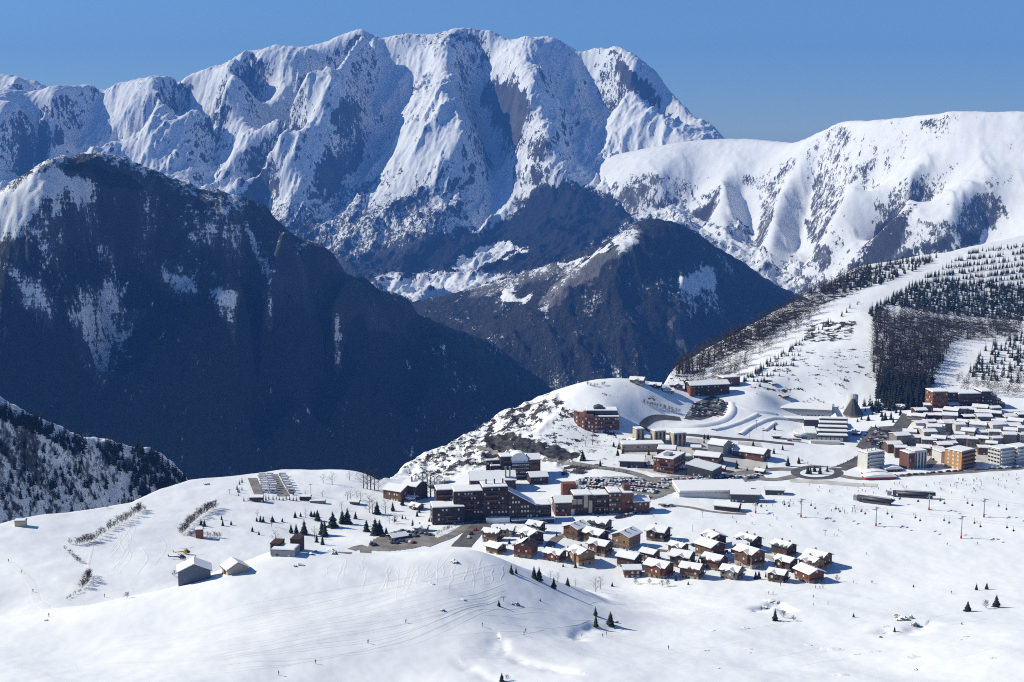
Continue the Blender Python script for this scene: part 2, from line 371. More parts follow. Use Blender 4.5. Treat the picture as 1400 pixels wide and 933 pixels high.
sl, gx, gy = slope_of(X, Y, Z); PX, PY = proj_np(X, Y, Z); PX = PX + 9 * fbm(X / 90, Y / 90, 4, 5); PY = PY + 8 * fbm(X / 80, Y / 80, 4, 7)
snow = 0.29 + 0.06 * fbm(X / 150, Y / 150, 3, 6); forest = 0.9 + 0 * Z
for pts, ds, df, soft in [
    ([(800,358),(835,332),(830,340),(800,360),(765,360)], .9, -.4, 4),([(840,325),(865,310),(880,320),(855,345),(840,345)], .3, -.9, 5),
    ([(690,400),(720,405),(715,412),(690,412)], .8, -.4, 4),([(930,380),(970,365),(975,390),(940,400)], .45, -.2, 8),
    ([(905,360),(980,370),(985,430),(920,440)], .16, -.05, 20),([(915,440),(935,430),(940,480),(920,470)], .1, -.9, 6),
    ([(780,365),(830,345),(850,345),(800,385),(745,425),(735,420)], .1, -.9, 7),([(640,380),(760,355),(780,370),(700,400),(640,415)], .2, -.4, 10)]:
    m = blob(PX, PY, pts, soft); snow += ds * m; forest += df * m
M_WOOD = mountain_mat('wooded_mountain', (0.12,0.11,0.10), (0.20,0.185,0.17), (0.014,0.017,0.016), (0.05,0.043,0.036), 1/90, 1/13, 0.6, (1.0, 9))
grid_obj('wooded_mountain', X, Y, Z, M_WOOD, {'snow': snow, 'forest': forest})
# ---- dark cliff mountain on the left
SKY4 = [(-160,290),(-60,268),(0,264),(50,243),(75,230),(107,225),(136,228),(161,234),(189,246),(214,253),(250,264),(286,271),(311,277),(332,284),(357,298),(382,318),(411,336),(446,364),(475,375),(500,386),(530,404),(557,418),(596,441),(636,457),(675,472),(714,500),(742,520),(756,533),(800,575),(860,640)]
T4 = [(-160,3250),(0,3400),(250,3650),(500,3950),(754,4300),(900,4500)]
B4 = [(-160,2860),(0,2990),(250,3230),(500,3530),(754,3820),(900,3970)]
def D4(px, py):
    t, b, yt = lerpt(T4, px), lerpt(B4, px), np.interp(px, [a for a, _ in SKY4], [b for _, b in SKY4])
    return t + (b - t) * (py - yt) / max(60, 690 - yt)
LL = [
 [(330,288,-10),(318,330,-90),(300,385,-130),(270,420,-150),(225,470,-150),(180,525,-150),(150,575,-140),(110,640,-120)],
 [(300,385,-130),(330,405,-20),(325,440,60),(315,490,80)],
 [(395,330,-20),(375,375,-70),(355,430,-110),(335,500,-120),(320,580,-120),(300,660,-120)],
 [(410,345,40),(395,400,70),(375,470,70),(355,560,60),(345,640,50)],
 [(470,375,-20),(455,410,-70),(425,460,-110),(400,530,-120),(375,600,-120),(355,670,-120)],
 [(490,390,40),(470,430,80),(450,500,70),(430,600,60)],
 [(540,412,-30),(510,450,-100),(480,510,-120),(455,590,-120),(440,670,-110)],
 [(575,440,40),(550,490,60),(530,570,50)],[(620,455,-30),(590,510,-90),(560,590,-90)],[(690,490,-20),(660,550,-60),(640,620,-60)],
 [(107,226,-60),(100,250,-110),(70,290,-150),(45,330,-150),(20,360,-130)],
 [(140,260,10),(135,330,70),(145,420,90),(150,480,90),(140,540,60)],
 [(100,420,-40),(100,480,-70),(90,560,-80)],[(210,300,20),(230,360,20),(215,430,10)],[(-100,420,0),(-60,540,0),(0,640,0)],
]
LL = [[(a, b_, 0.75 * o) for a, b_, o in pl] for pl in LL]
g4 = sheet_points(LL, D4, 8) + sheet_points([[(a, b, 0) for a, b in SKY4]], D4, 6)
for q in densify([(a, b, 0) for a, b in SKY4], 25):
    x, y, z = P(q[0], q[1], D4(q[0], q[1])); g4.append((x * 1.1 - 60, y + 420, z - 330))
for px in range(-160, 900, 60):
    x, y, z = P(px, 690, D4(px, 690)); g4.append((x, y - 250, z - 260))
xs = np.arange(-1750, 420, 4.0); ys = np.arange(2650, 4500, 5.0)
X, Y = np.meshgrid(xs, ys); Z = smooth(rbf(g4, X, Y, 1000.0), 3)
Z += near_crest(X, Y, Z, SKY4, .12, 70) * 26 * rmf(X / 170 + Y / 420, Y / 330 - X / 800, 7, 25, 1.9, 0.82) + 6 * ridged(X / 38 - Y / 150, Y / 110, 4, 27, 0.6) + 4 * fbm(X / 25, Y / 25, 4, 29)
Z += 5 * np.round(pn(X / 160, Z / 45, 61) * 3) / 3
sl, gx, gy = slope_of(X, Y, Z); PX, PY = proj_np(X, Y, Z)
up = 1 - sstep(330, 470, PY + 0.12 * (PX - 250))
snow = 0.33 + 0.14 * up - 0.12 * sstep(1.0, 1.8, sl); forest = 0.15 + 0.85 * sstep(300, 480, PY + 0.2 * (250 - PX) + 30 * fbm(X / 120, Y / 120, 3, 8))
for pts, ds, df, soft in [
    ([(-150,268),(0,266),(60,245),(80,232),(75,262),(48,290),(10,325),(-10,330),(-150,350)], .62, -1, 8),
    ([(75,235),(120,232),(135,258),(120,275),(85,290),(70,285)], .42, -1, 7),([(80,230),(107,224),(136,228),(200,252),(180,258),(130,246),(90,240)], -.35, .9, 4),
    ([(100,430),(118,405),(150,398),(172,440),(165,490),(140,525),(112,490)], .45, -1, 10),([(15,375),(55,380),(80,420),(78,450),(45,430),(20,410)], .36, -1, 9),
    ([(215,362),(240,375),(270,395),(240,405),(222,385)], .4, -1, 5),([(288,392),(325,403),(318,440),(320,475),(305,440)], .5, -1, 4),([(180,425),(212,410),(190,445),(170,465)], .35, -.6, 5),
    ([(330,300),(350,310),(368,370),(355,355)], .3, -.5, 4),([(452,440),(465,430),(470,470),(458,520)], .38, -1, 3),([(362,350),(368,352),(368,450),(362,445)], .35, -.8, 3),([(190,280),(290,300),(300,340),(230,310)], .12, -.2, 10),
    ([(445,378),(500,395),(495,425),(460,440)], -.05, -.9, 6),([(510,405),(560,420),(540,450),(505,450)], .02, -.7, 8)]:
    m = blob(PX + 7 * fbm(X / 90, Y / 90, 3, 5), PY + 9 * fbm(X / 60, Z / 120, 3, 7), pts, soft * 1.8); snow += (0.72 if ds > 0 else 1) * ds * m; forest += df * m
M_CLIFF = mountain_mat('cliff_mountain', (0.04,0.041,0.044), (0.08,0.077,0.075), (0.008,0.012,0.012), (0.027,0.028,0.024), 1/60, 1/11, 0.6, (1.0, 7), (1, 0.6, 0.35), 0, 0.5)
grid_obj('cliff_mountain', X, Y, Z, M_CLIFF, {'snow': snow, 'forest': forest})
# ---- shaded wooded slope at the far left
SL = [
 [(-520,330,1150),(-420,318,1170),(-330,370,1165),(-230,450,1150),(-140,505,1150),(-60,540,1200),(0,560,1250),(30,572,1270),(60,582,1290),(90,598,1315),(120,608,1345),(160,606,1380),(200,610,1405),(225,622,1415),(245,640,1425),(262,662,1435),(290,700,1440),(320,750,1440)],  # unseen taller hill left of the frame, added to throw shade on the slope
 [(-60,620,1175),(-60,700,1150),(-60,760,1130)],[(0,600,1240),(0,650,1215),(0,700,1195),(0,760,1170)],[(60,630,1278),(70,680,1262),(80,740,1235)],[(130,650,1340),(150,690,1325),(160,750,1290)],[(210,650,1395),(220,700,1370),(230,760,1340)],
 [(-140,600,1130),(-140,700,1110)],[(-400,420,1260),(-330,450,1290),(-240,500,1310)],[(-420,450,1050),(-330,520,1040)],
]
g5 = []
for pl in SL:
    for q in densify(pl, 12): g5.append(P(*q))
for q in densify(SL[0], 25):
    x, y, z = P(*q); g5.append((x - 160, y + 90, z - 150))
xs = np.arange(-900, -240, 1.7); ys = np.arange(1030, 1620, 1.8)
X, Y = np.meshgrid(xs, ys); Z = smooth(rbf(g5, X, Y, 300.0), 3)
Z += 7 * ridged(X / 45, Y / 70, 5, 35) + 1.5 * fbm(X / 12, Y / 12, 3, 39)
SLOPE = (xs, ys, Z.copy())
snow = 0.79 - 0.3 * sstep(1.1, 2.1, slope_of(X, Y, Z)[0]); forest = 0.35 + 0 * Z
M_SLOPE = mountain_mat('shaded_slope', (0.06,0.058,0.055), (0.12,0.115,0.11), (0.02,0.025,0.018), (0.04,0.042,0.03), 1/22, 1/5, 0.5, (0.8, 2.5))
grid_obj('shaded_slope', X, Y, Z, M_SLOPE, {'snow': snow, 'forest': forest})
# ---- valley ground under everything, out to beyond the last mountains
xs = np.linspace(-16000, 16000, 120); ys = np.linspace(-1500, 16000, 90)
X, Y = np.meshgrid(xs, ys); Z = -1500 + 60 * fbm(X / 3000, Y / 3000, 3, 2)
grid_obj('valley_ground', X, Y, Z, M_WOOD, {'snow': 0.2 + 0 * Z, 'forest': 0.9 + 0 * Z})
# ================================================================== near terrain
NP_ = []   # (x, y, z)
for q in [(-100,933,-200),(200,933,-203),(450,933,-207),(700,933,-214),(950,933,-219),(1200,933,-223),(1400,933,-222),(1550,933,-222),
 (-100,1250,-170),(300,1250,-175),(700,1250,-182),(1100,1250,-186),(1500,1250,-186),
 (-100,890,-212),(0,865,-212),(100,842,-212),(200,815,-210),(260,797,-210),(330,772,-209),(390,752,-208),(450,755,-209),(520,757,-210),(600,752,-211),(660,757,-214),(710,775,-222),(760,793,-233),(810,812,-243),
 (100,890,-208),(250,860,-207),(400,800,-207),(400,870,-206),(600,800,-210),(600,870,-212),(540,780,-209.5),(560,754,-210),(480,757,-209.5),(640,754,-212),(740,880,-220),(700,830,-221),(800,880,-228),(640,895,-214.5),(720,905,-217),
 (850,850,-239),(900,900,-228),(1000,860,-243),(1000,830,-252),(1100,850,-247),(1100,900,-232),(1200,890,-236),(1300,910,-229),(1400,900,-227),(1400,860,-238),(1200,850,-246),(1300,820,-254),(1320,860,-241),(1050,880,-236),(950,870,-238),
 (-100,770,-236),(0,840,-240),(100,800,-240),(100,760,-243),(0,760,-239),(215,780,-244),(250,740,-250),(300,745,-252),(200,720,-248),(180,840,-241),
 (400,700,-259),(350,720,-257),(450,720,-262),(450,680,-262),(480,740,-262),(550,735,-263),(420,745,-259),(360,765,-254),(500,715,-265),(450,735,-263.5),
 (650,705,-266),(700,700,-267),(640,740,-263),(580,700,-267),(700,740,-260),(720,765,-261),(740,725,-264.5),(800,770,-262.5),(900,790,-264),(1000,790,-264),(1100,790,-264),(800,730,-264.5),(900,745,-264),(1000,740,-265),(1130,750,-265),(850,803,-266),(830,825,-248),(870,838,-247),(940,815,-261),
 (900,700,-267),(1000,700,-268),(1200,720,-268),(1400,750,-264),(1400,700,-267),(1200,670,-270),(1000,670,-270),(1400,650,-270),(1200,650,-271),(1550,720,-265),(1550,650,-268),
 (1250,780,-264),(1400,800,-258),(1400,830,-250),(1550,820,-250),(1150,810,-260),
 (1100,640,-270),(1300,640,-270),(1200,610,-268),(1300,600,-265),(1400,590,-260),(1300,560,-253),(1400,550,-249),(1100,590,-264),(1180,570,-260),(1080,560,-257),(1550,560,-250),
 (1000,600,-262),(950,590,-258),(1000,565,-253),(960,560,-251),(1040,540,-243),(1000,522,-240),(960,530,-242),(900,527,-241),(1080,535,-247),(1040,570,-256),
 (850,600,-259),(815,592,-256),(760,605,-259),(830,560,-240),(830,543,-233),(880,540,-235),(920,565,-250),(890,580,-255),(700,612,-261),(650,640,-270),(620,652,-272),(580,662,-272),(800,632,-264),(780,652,-267),(870,660,-267),(1000,640,-268),(740,640,-266),(930,640,-266),
 (1150,540,-249),(1200,540,-249),(1150,480,-222),(1120,500,-229),(1060,517,-237),(1180,430,-200),(1230,395,-190),(1400,400,-199),(1300,450,-219),(1400,480,-227),(1300,530,-246),(1400,530,-243),(1250,480,-224),(1250,540,-248),(1550,480,-225),(1550,390,-195),
 (1000,500,-233),(1050,462,-219),(1100,450,-213),(1160,400,-192),(1010,470,-224)]:
    NP_.append(Pz(*q))
CREST = [(-200,740,-236),(0,721,-237),(40,712,-239),(80,706,-242),(150,696,-247),(180,690,-248),(235,667,-251),(258,660,-253),(280,657,-254),(340,650,-258),(390,644,-261),(440,643,-263),(480,644,-264),(505,652,-265),(520,661,-266),(532,655,-274),(550,641,-280),(600,612,-270),(640,596,-264),(660,587,-261),(690,565,-250),(720,553,-245),(740,544,-240),(780,529,-229),(830,520,-224),(870,520,-226),(900,524,-233),(915,515,-240),(930,497,-241),(960,482,-238),(1000,462,-222),(1040,440,-210),(1100,407,-196),(1180,364,-178),(1250,352,-175),(1300,345,-171),(1350,333,-168),(1400,322,-166),(1550,296,-160)]
_ep = [Pz(*q) for q in CREST]
NP_ += _ep
for px, d, z in [(-100,700,-232),(100,680,-232),(200,700,-238),(260,730,-243),(400,770,-252),(520,790,-256),(600,790,-256),(680,780,-250)]:
    NP_.append((d * (px - CX) / F / 0.985, d, z))
def kld(x, y): return x / y * 1.0, np.log(y) * 1.15
_np = np.array(NP_); _a, _b = kld(_np[:, 0], _np[:, 1])
ks = np.linspace(-0.44, 0.44, 900); ds = np.exp(np.linspace(math.log(330), math.log(3000), 840))
KK, DD = np.meshgrid(ks, ds)
zt = rbf(list(zip(_a, _b, _np[:, 2])), KK, np.log(DD) * 1.15, 0.3, 'tps', 1e-7)
de = np.interp(ks, [p_[0] / p_[1] for p_ in _ep], [p_[1] for p_ in _ep]) + 6
de = np.convolve(np.pad(de, 2, 'edge'), np.ones(5) / 5, 'valid')
zt += (2.0 * sstep(900, 650, DD)) * fbm(KK * DD / 85, DD / 75, 2, 14) + 0.7 * fbm(KK * DD / 60, DD / 60, 3, 4) + 0.25 * fbm(KK * DD / 17, DD / 17, 3, 6)
# crags on the outer flank of the knoll
XX, YY = KK * DD, DD
ze = np.empty_like(ks)
for j in range(len(ks)):
    ze[j] = np.interp(de[j], ds, zt[:, j])
over = DD - de[None, :]
soft = 14.0
ov = np.where(over > 0, np.sqrt(over ** 2 + soft ** 2) - soft, 0)
zt = np.where(over > 0, ze[None, :] + (zt - ze[None, :]) * np.exp(-np.maximum(over, 0) / 25) - 0.85 * ov, zt)
PXn, PYn = proj_np(XX, YY, zt)
crag = blob(PXn, PYn, [(530,650),(600,605),(650,575),(700,550),(760,535),(775,560),(740,590),(700,600),(690,640),(640,640),(600,655)], 12)
crag2 = blob(PXn, PYn, [(660,595),(700,590),(760,608),(800,625),(770,640),(700,618),(665,612)], 4)
zt += crag * (6.5 * ridged(XX / 26, YY / 40, 5, 41)) + crag2 * 3 * ridged(XX / 12, YY / 20, 4, 43)
GZ = zt
def gz(x, y):
    """height of the near terrain under (x, y)"""
    k = (x / y - ks[0]) / (ks[1] - ks[0]); l = math.log(y / ds[0]) / math.log(ds[1] / ds[0])
    i = min(max(int(k), 0), len(ks) - 2); j = min(max(int(l), 0), len(ds) - 2); u = k - i; v = l - j
    return (GZ[j, i] * (1 - u) + GZ[j, i + 1] * u) * (1 - v) + (GZ[j + 1, i] * (1 - u) + GZ[j + 1, i + 1] * u) * v
def hit(px, py, dmin=420, dmax=2600):
    """the point of the near terrain seen at photo pixel (px, py): first crossing along the ray"""
    a = direc(px, py); d = dmin; prev = None
    while d < dmax:
        x = a[0] * d / a[1]; z = a[2] * d / a[1]; g = gz(x, d)
        if z < g:
            lo, hi_ = prev if prev else d - 4, d
            for _ in range(18):
                m = (lo + hi_) / 2
                if a[2] * m / a[1] < gz(a[0] * m / a[1], m): hi_ = m
                else: lo = m
            return Vector((a[0] * hi_ / a[1], hi_, gz(a[0] * hi_ / a[1], hi_)))
        prev = d; d += 4
    return None
# the stream bed and its little scarps, cut into the snow
def carve(pix, depth, half, skew=0.0):
    w_ = [hit(*q) for q in pix]; w_ = [q for q in w_ if q is not None]; best = np.full(XX.shape, 1e9); side = np.zeros(XX.shape)
    for a, c in zip(w_[:-1], w_[1:]):
        dx, dy = c.x - a.x, c.y - a.y; tt = np.clip(((XX - a.x) * dx + (YY - a.y) * dy) / (dx * dx + dy * dy), 0, 1)
        r_ = np.hypot(XX - a.x - tt * dx, YY - a.y - tt * dy); sg = np.sign((XX - a.x) * dy - (YY - a.y) * dx); m_ = r_ < best
        best = np.where(m_, r_, best); side = np.where(m_, sg, side)
    wob = 1 + 0.35 * fbm(XX / 9, YY / 9, 2, 12)
    return -depth * wob * np.exp(-(best / (half * (1 + skew * side))) ** 2)
cut = carve([(768,796),(800,806),(826,816)], 1.2, 4.0, -.3) + carve([(838,859),(812,856),(792,862),(786,872)], 1.3, 4.0, -.3)
cut += carve([(684,874),(688,892),(712,902),(742,910),(775,917)], 1.3, 5, .4) + carve([(640,912),(664,926),(700,940)], .8, 5, .3) + carve([(1035,832),(1060,824),(1078,834)], 2.0, 5, .3) + carve([(1215,862),(1245,862),(1262,852)], 2.0, 6, .2)
GZ = zt = zt + cut
# bare ground: rock on the crags, the cut banks, thin patches; under the woods needle litter and painted tree shade
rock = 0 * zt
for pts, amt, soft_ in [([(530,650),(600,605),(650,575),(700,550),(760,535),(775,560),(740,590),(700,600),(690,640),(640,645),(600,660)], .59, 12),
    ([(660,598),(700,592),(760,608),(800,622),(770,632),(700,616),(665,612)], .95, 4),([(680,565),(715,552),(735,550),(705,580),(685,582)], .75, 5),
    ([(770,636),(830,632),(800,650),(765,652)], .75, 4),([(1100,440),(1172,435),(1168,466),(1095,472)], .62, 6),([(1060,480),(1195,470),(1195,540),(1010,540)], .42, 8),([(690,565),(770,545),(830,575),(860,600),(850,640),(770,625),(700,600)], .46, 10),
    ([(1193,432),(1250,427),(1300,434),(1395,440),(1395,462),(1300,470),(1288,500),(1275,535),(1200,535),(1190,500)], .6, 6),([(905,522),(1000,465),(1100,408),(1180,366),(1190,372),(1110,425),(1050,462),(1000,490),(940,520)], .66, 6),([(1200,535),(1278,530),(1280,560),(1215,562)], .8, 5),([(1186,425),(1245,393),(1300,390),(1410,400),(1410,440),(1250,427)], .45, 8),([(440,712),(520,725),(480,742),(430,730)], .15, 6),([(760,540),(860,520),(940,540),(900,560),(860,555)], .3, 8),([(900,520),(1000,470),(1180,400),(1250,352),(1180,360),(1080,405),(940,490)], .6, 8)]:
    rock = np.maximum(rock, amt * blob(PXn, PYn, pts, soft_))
rock = np.maximum(rock, 0.55 * sstep(10, 60, over))
m, t, b = newmat('ground_snow'); p = pos(t)
n1 = noise(t, 0.035, 5, 0.6, p); n2 = noise(t, 0.22, 5, 0.65, p); n3 = noise(t, 0.9, 4, 0.6, p); n4 = noise(t, 0.008, 3, 0.5, p)
dn = math_(t, 'ADD', math_(t, 'MULTIPLY', math_(t, 'SUBTRACT', noise(t, 0.12, 5, 0.62, p), 0.5), 1.9), math_(t, 'MULTIPLY', math_(t, 'SUBTRACT', n3, 0.5), 0.7))
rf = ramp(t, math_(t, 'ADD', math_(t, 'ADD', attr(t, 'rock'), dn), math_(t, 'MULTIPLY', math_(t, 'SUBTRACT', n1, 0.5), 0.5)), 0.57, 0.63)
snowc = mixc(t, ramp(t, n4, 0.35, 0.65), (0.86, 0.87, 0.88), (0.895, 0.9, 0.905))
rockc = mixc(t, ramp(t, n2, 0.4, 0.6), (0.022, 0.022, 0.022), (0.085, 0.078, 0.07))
t.links.new(mixc(t, rf, snowc, rockc), b.inputs['Base Color']); b.inputs['Roughness'].default_value = 0.75
st = N(t, 'ShaderNodeMapping'); st.inputs['Scale'].default_value = (0.05, 0.4, 0.2); st.inputs['Rotation'].default_value = (0, 0, R(14)); t.links.new(p, st.inputs['Vector'])
n5 = noise(t, 1.0, 5, 0.65, st.outputs[0])
hh = math_(t, 'ADD', math_(t, 'ADD', math_(t, 'MULTIPLY', n2, 0.5), math_(t, 'MULTIPLY', n3, 0.22)), math_(t, 'MULTIPLY', n5, 0.7))
bump(t, b, hh, 0.2, 0.3)
M_GROUND = m
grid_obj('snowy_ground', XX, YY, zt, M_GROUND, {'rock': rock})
M_SNOW = simple('snow', SNOW, 0.75, 0.04, 0.15)
# ================================================================== building kit
def tag(o, label=None, cat=None, group=None, kind=None):
    for k, v in (('label', label), ('category', cat), ('group', group), ('kind', kind)):
        if v: o[k] = v
    return o
def thing(name, label, cat, loc, rz=0, group=None):
    o = bpy.data.objects.new(name, None); COL.objects.link(o); o.empty_display_size = 0.5
    o.location = loc; o.rotation_euler = (0, 0, R(rz)); return tag(o, label, cat, group)
class MB:
    """collects faces in local metres; build() links them as one mesh object"""
    def __init__(s): s.v = []; s.f = []; s.m = []
    def add(s, vs, fs, mi=0):
        n = len(s.v); s.v += [tuple(p) for p in vs]; s.f += [tuple(i + n for i in f) for f in fs]; s.m += [mi] * len(fs); return s
    def box(s, x0, x1, y0, y1, z0, z1, mi=0):
        v = [(x0,y0,z0),(x1,y0,z0),(x1,y1,z0),(x0,y1,z0),(x0,y0,z1),(x1,y0,z1),(x1,y1,z1),(x0,y1,z1)]
        return s.add(v, [(0,3,2,1),(4,5,6,7),(0,1,5,4),(1,2,6,5),(2,3,7,6),(3,0,4,7)], mi)
    def prism(s, poly, a, b, axis='y', mi=0):
        """extrude the 2-D polygon (x,z) along y from a to b, or (y,z) along x, or (x,y) along z"""
        n = len(poly)
        def q(p, t): return (p[0], t, p[1]) if axis == 'y' else ((t, p[0], p[1]) if axis == 'x' else (p[0], p[1], t))
        v = [q(p, a) for p in poly] + [q(p, b) for p in poly]
        f = [tuple(range(n)), tuple(range(2 * n - 1, n - 1, -1))] + [(i, i + n, (i + 1) % n + n, (i + 1) % n) for i in range(n)]
        return s.add(v, f, mi)
    def tube(s, pts, r, k=5, mi=0):
        ring = []
        for i, p in enumerate(pts):
            p = Vector(p); d = (Vector(pts[min(i + 1, len(pts) - 1)]) - Vector(pts[max(i - 1, 0)])).normalized()
            u = d.orthogonal().normalized(); w_ = d.cross(u); rr = r[i] if isinstance(r, (list, tuple)) else r
            ring += [tuple(p + (u * math.cos(2 * math.pi * j / k) + w_ * math.sin(2 * math.pi * j / k)) * rr) for j in range(k)]
        f = [(i * k + j, i * k + (j + 1) % k, (i + 1) * k + (j + 1) % k, (i + 1) * k + j) for i in range(len(pts) - 1) for j in range(k)]
        f += [tuple(range(k - 1, -1, -1)), tuple(range((len(pts) - 1) * k, len(pts) * k))]
        return s.add(ring, f, mi)
    def mesh(s, name, mats, smooth_=False):
        me = bpy.data.meshes.new(name); me.from_pydata(s.v, [], s.f)
        bm = bmesh.new(); bm.from_mesh(me); bmesh.ops.recalc_face_normals(bm, faces=bm.faces); bm.to_mesh(me); bm.free()
        for m_ in (mats if isinstance(mats, (list, tuple)) else [mats]): me.materials.append(m_)
        me.polygons.foreach_set('material_index', s.m)
        if smooth_: me.polygons.foreach_set('use_smooth', [True] * len(s.f))
        return me
    def build(s, name, mats, parent=None, smooth_=False):
        return link(name, s.mesh(name, mats, smooth_), parent)
def link(name, me, parent=None, loc=None, rz=None, scale=None):
    o = bpy.data.objects.new(name, me); COL.objects.link(o)
    if parent is not None: o.parent = parent
    if loc is not None: o.location = loc
    if rz is not None: o.rotation_euler = (0, 0, rz)
    if scale is not None: o.scale = scale if isinstance(scale, (tuple, list)) else (scale,) * 3
    return o
def dup(root, loc, rz=None, label=None, group=None, scale=None):
    r = root.copy(); COL.objects.link(r); r.location = loc
    if rz is not None: r.rotation_euler = (0, 0, rz)
    if scale is not None: r.scale = (scale,) * 3
    if label: r['label'] = label
    if group: r['group'] = group
    for ch in list(root.children):
        c = ch.copy(); COL.objects.link(c); c.parent = r
        for g in ch.children:
            d = g.copy(); COL.objects.link(d); d.parent = c
    return r
def on(px, py):
    for k in range(40):      # just above the skyline: the nearest ground below it
        h = hit(px, py + k)
        if h is not None: return h
def ground(x, y): return Vector((x, y, gz(x, y)))
# ---- materials
def wood(name, c): return simple(name, c, 0.8, 0.45, 0.9, 0.1)
W_DARK = wood('dark_wood', (0.10, 0.062, 0.042)); W_RED = wood('red_wood', (0.21, 0.085, 0.052)); W_BROWN = wood('brown_wood', (0.19, 0.11, 0.066)); W_LIGHT = wood('light_wood', (0.36, 0.22, 0.12))
STONE = simple('stone', (0.30, 0.26, 0.22), 0.85, 0.4, 1.2); BASE = simple('plaster_base', (0.42, 0.37, 0.31), 0.85, 0.25, 0.8)
WHITE = simple('white_plaster', (0.60, 0.585, 0.55), 0.8, 0.1, 0.3); GREY = simple('grey_wall', (0.33, 0.33, 0.33), 0.8, 0.2, 0.3); BEIGE = simple('beige_wall', (0.50, 0.43, 0.33), 0.8, 0.2, 0.3)
ORANGE = simple('orange_wall', (0.52, 0.27, 0.11), 0.8, 0.15, 0.3); BRICK = simple('brick_brown', (0.17, 0.085, 0.06), 0.85, 0.3, 0.6); BRICKD = simple('dark_brick', (0.075, 0.05, 0.045), 0.85, 0.35, 0.5); RUST = simple('rust_wall', (0.24, 0.10, 0.055), 0.85, 0.3, 0.5)
SLATE = simple('slate', (0.09, 0.09, 0.095), 0.7, 0.3, 0.7); METAL = simple('metal', (0.36, 0.37, 0.38), 0.45, 0.15, 0.4, 0.4); DMETAL = simple('dark_metal', (0.06, 0.06, 0.065), 0.5, 0.2, 0.4, 0.4); REDP = simple('red_paint', (0.5, 0.06, 0.05), 0.6, 0.2, 0.5)
m, t, b = newmat('window_glass'); b.inputs['Base Color'].default_value = (0.03, 0.035, 0.04, 1); b.inputs['Roughness'].default_value = 0.12; b.inputs['Specular IOR Level'].default_value = 0.5; GLASS = m
PANE = simple('pale_blind', (0.62, 0.60, 0.56), 0.6, 0.1, 0.5, 0.3)
ASPH = simple('asphalt', (0.085, 0.083, 0.082), 0.9, 0.45, 0.15, 0.1, (0.16, 0.15, 0.14)); DIRT = simple('dirty_gravel', (0.19, 0.165, 0.14), 0.95, 0.4, 0.12, 0.1, (0.30, 0.28, 0.26)); DSNOW = simple('dirty_snow', (0.66, 0.64, 0.60), 0.85, 0.15, 0.1, 0.1, (0.5, 0.47, 0.43))
# ---- shared small meshes
def plate_mesh(name, w_, h_, mat): return MB().box(-w_ / 2, w_ / 2, -0.06, 0.06, 0, h_).mesh(name, mat)
WIN = {}
def window(parent, x, y, z, face, w_=1.1, h_=1.3, mat=None, name='window'):
    mat = mat or GLASS; key = (w_, h_, mat.name, name)
    if key not in WIN: WIN[key] = plate_mesh(name, w_, h_, mat)
    return link(name, WIN[key], parent, (x, y, z), R(face))
def gable_roof(parent, w_, l, h, pitch, ov, thick=0.55, under=W_DARK, snow=True, name='roof', x0=0, y0=0, z0=0, patchy=None):
    """ridge along local x; body w_ (along x) by l (along y); eaves at z0+h. returns roof object and ridge height"""
    rise = (l / 2) * pitch; e = l / 2 + ov; ze = h - ov * pitch
    def slab(o, up, th, cut=0.0):
        X0, X1 = x0 - w_ / 2 - o, x0 + w_ / 2 + o
        pr = [(-e + cut, ze + up + cut * pitch), (0, h + rise + up), (e - cut, ze + up + cut * pitch), (e - cut, ze + up + th + cut * pitch), (0, h + rise + up + th), (-e + cut, ze + up + th + cut * pitch)]
        return MB().prism([(y0 + p, z0 + q) for p, q in pr], X0, X1, 'x')
    rf = slab(ov, 0.0, 0.22).build(name, under, parent)
    if snow and patchy is None: slab(ov - 0.12, 0.222, thick, 0.12).build('roof_snow', M_SNOW, rf)
    elif snow:      # snow has slid off part of the roof: an uneven edge
        r_ = random.Random(patchy); b = MB(); n = 9; X0, X1 = x0 - w_/2 - ov + .1, x0 + w_/2 + ov - .1
        for sgn in (-1, 1):
            if sgn > 0 and r_.random() < .35: continue
            lo = [r_.uniform(.0, .5) if r_.random() < .6 else .05 for _ in range(n + 1)]; base = len(b.v)
            for i in range(n + 1):
                x = X0 + (X1 - X0) * i / n
                for f, up in ((1 - lo[i] * .9, .225), (1 - lo[i] * .9 - .06, .225 + thick * .9), (0.02, .225 + thick)):
                    b.v.append((x, y0 + sgn * e * f, z0 + h + rise - (h + rise - ze) * f + up))
            for i in range(n):
                for j in range(2): a = base + i*3 + j; b.f.append((a, a+1, a+4, a+3)); b.m.append(0)
            b.f += [(base, base+1, base+2), (base+n*3, base+n*3+2, base+n*3+1)]; b.m += [0, 0]
        b.build('roof_snow', M_SNOW, rf)
    return rf, h + rise
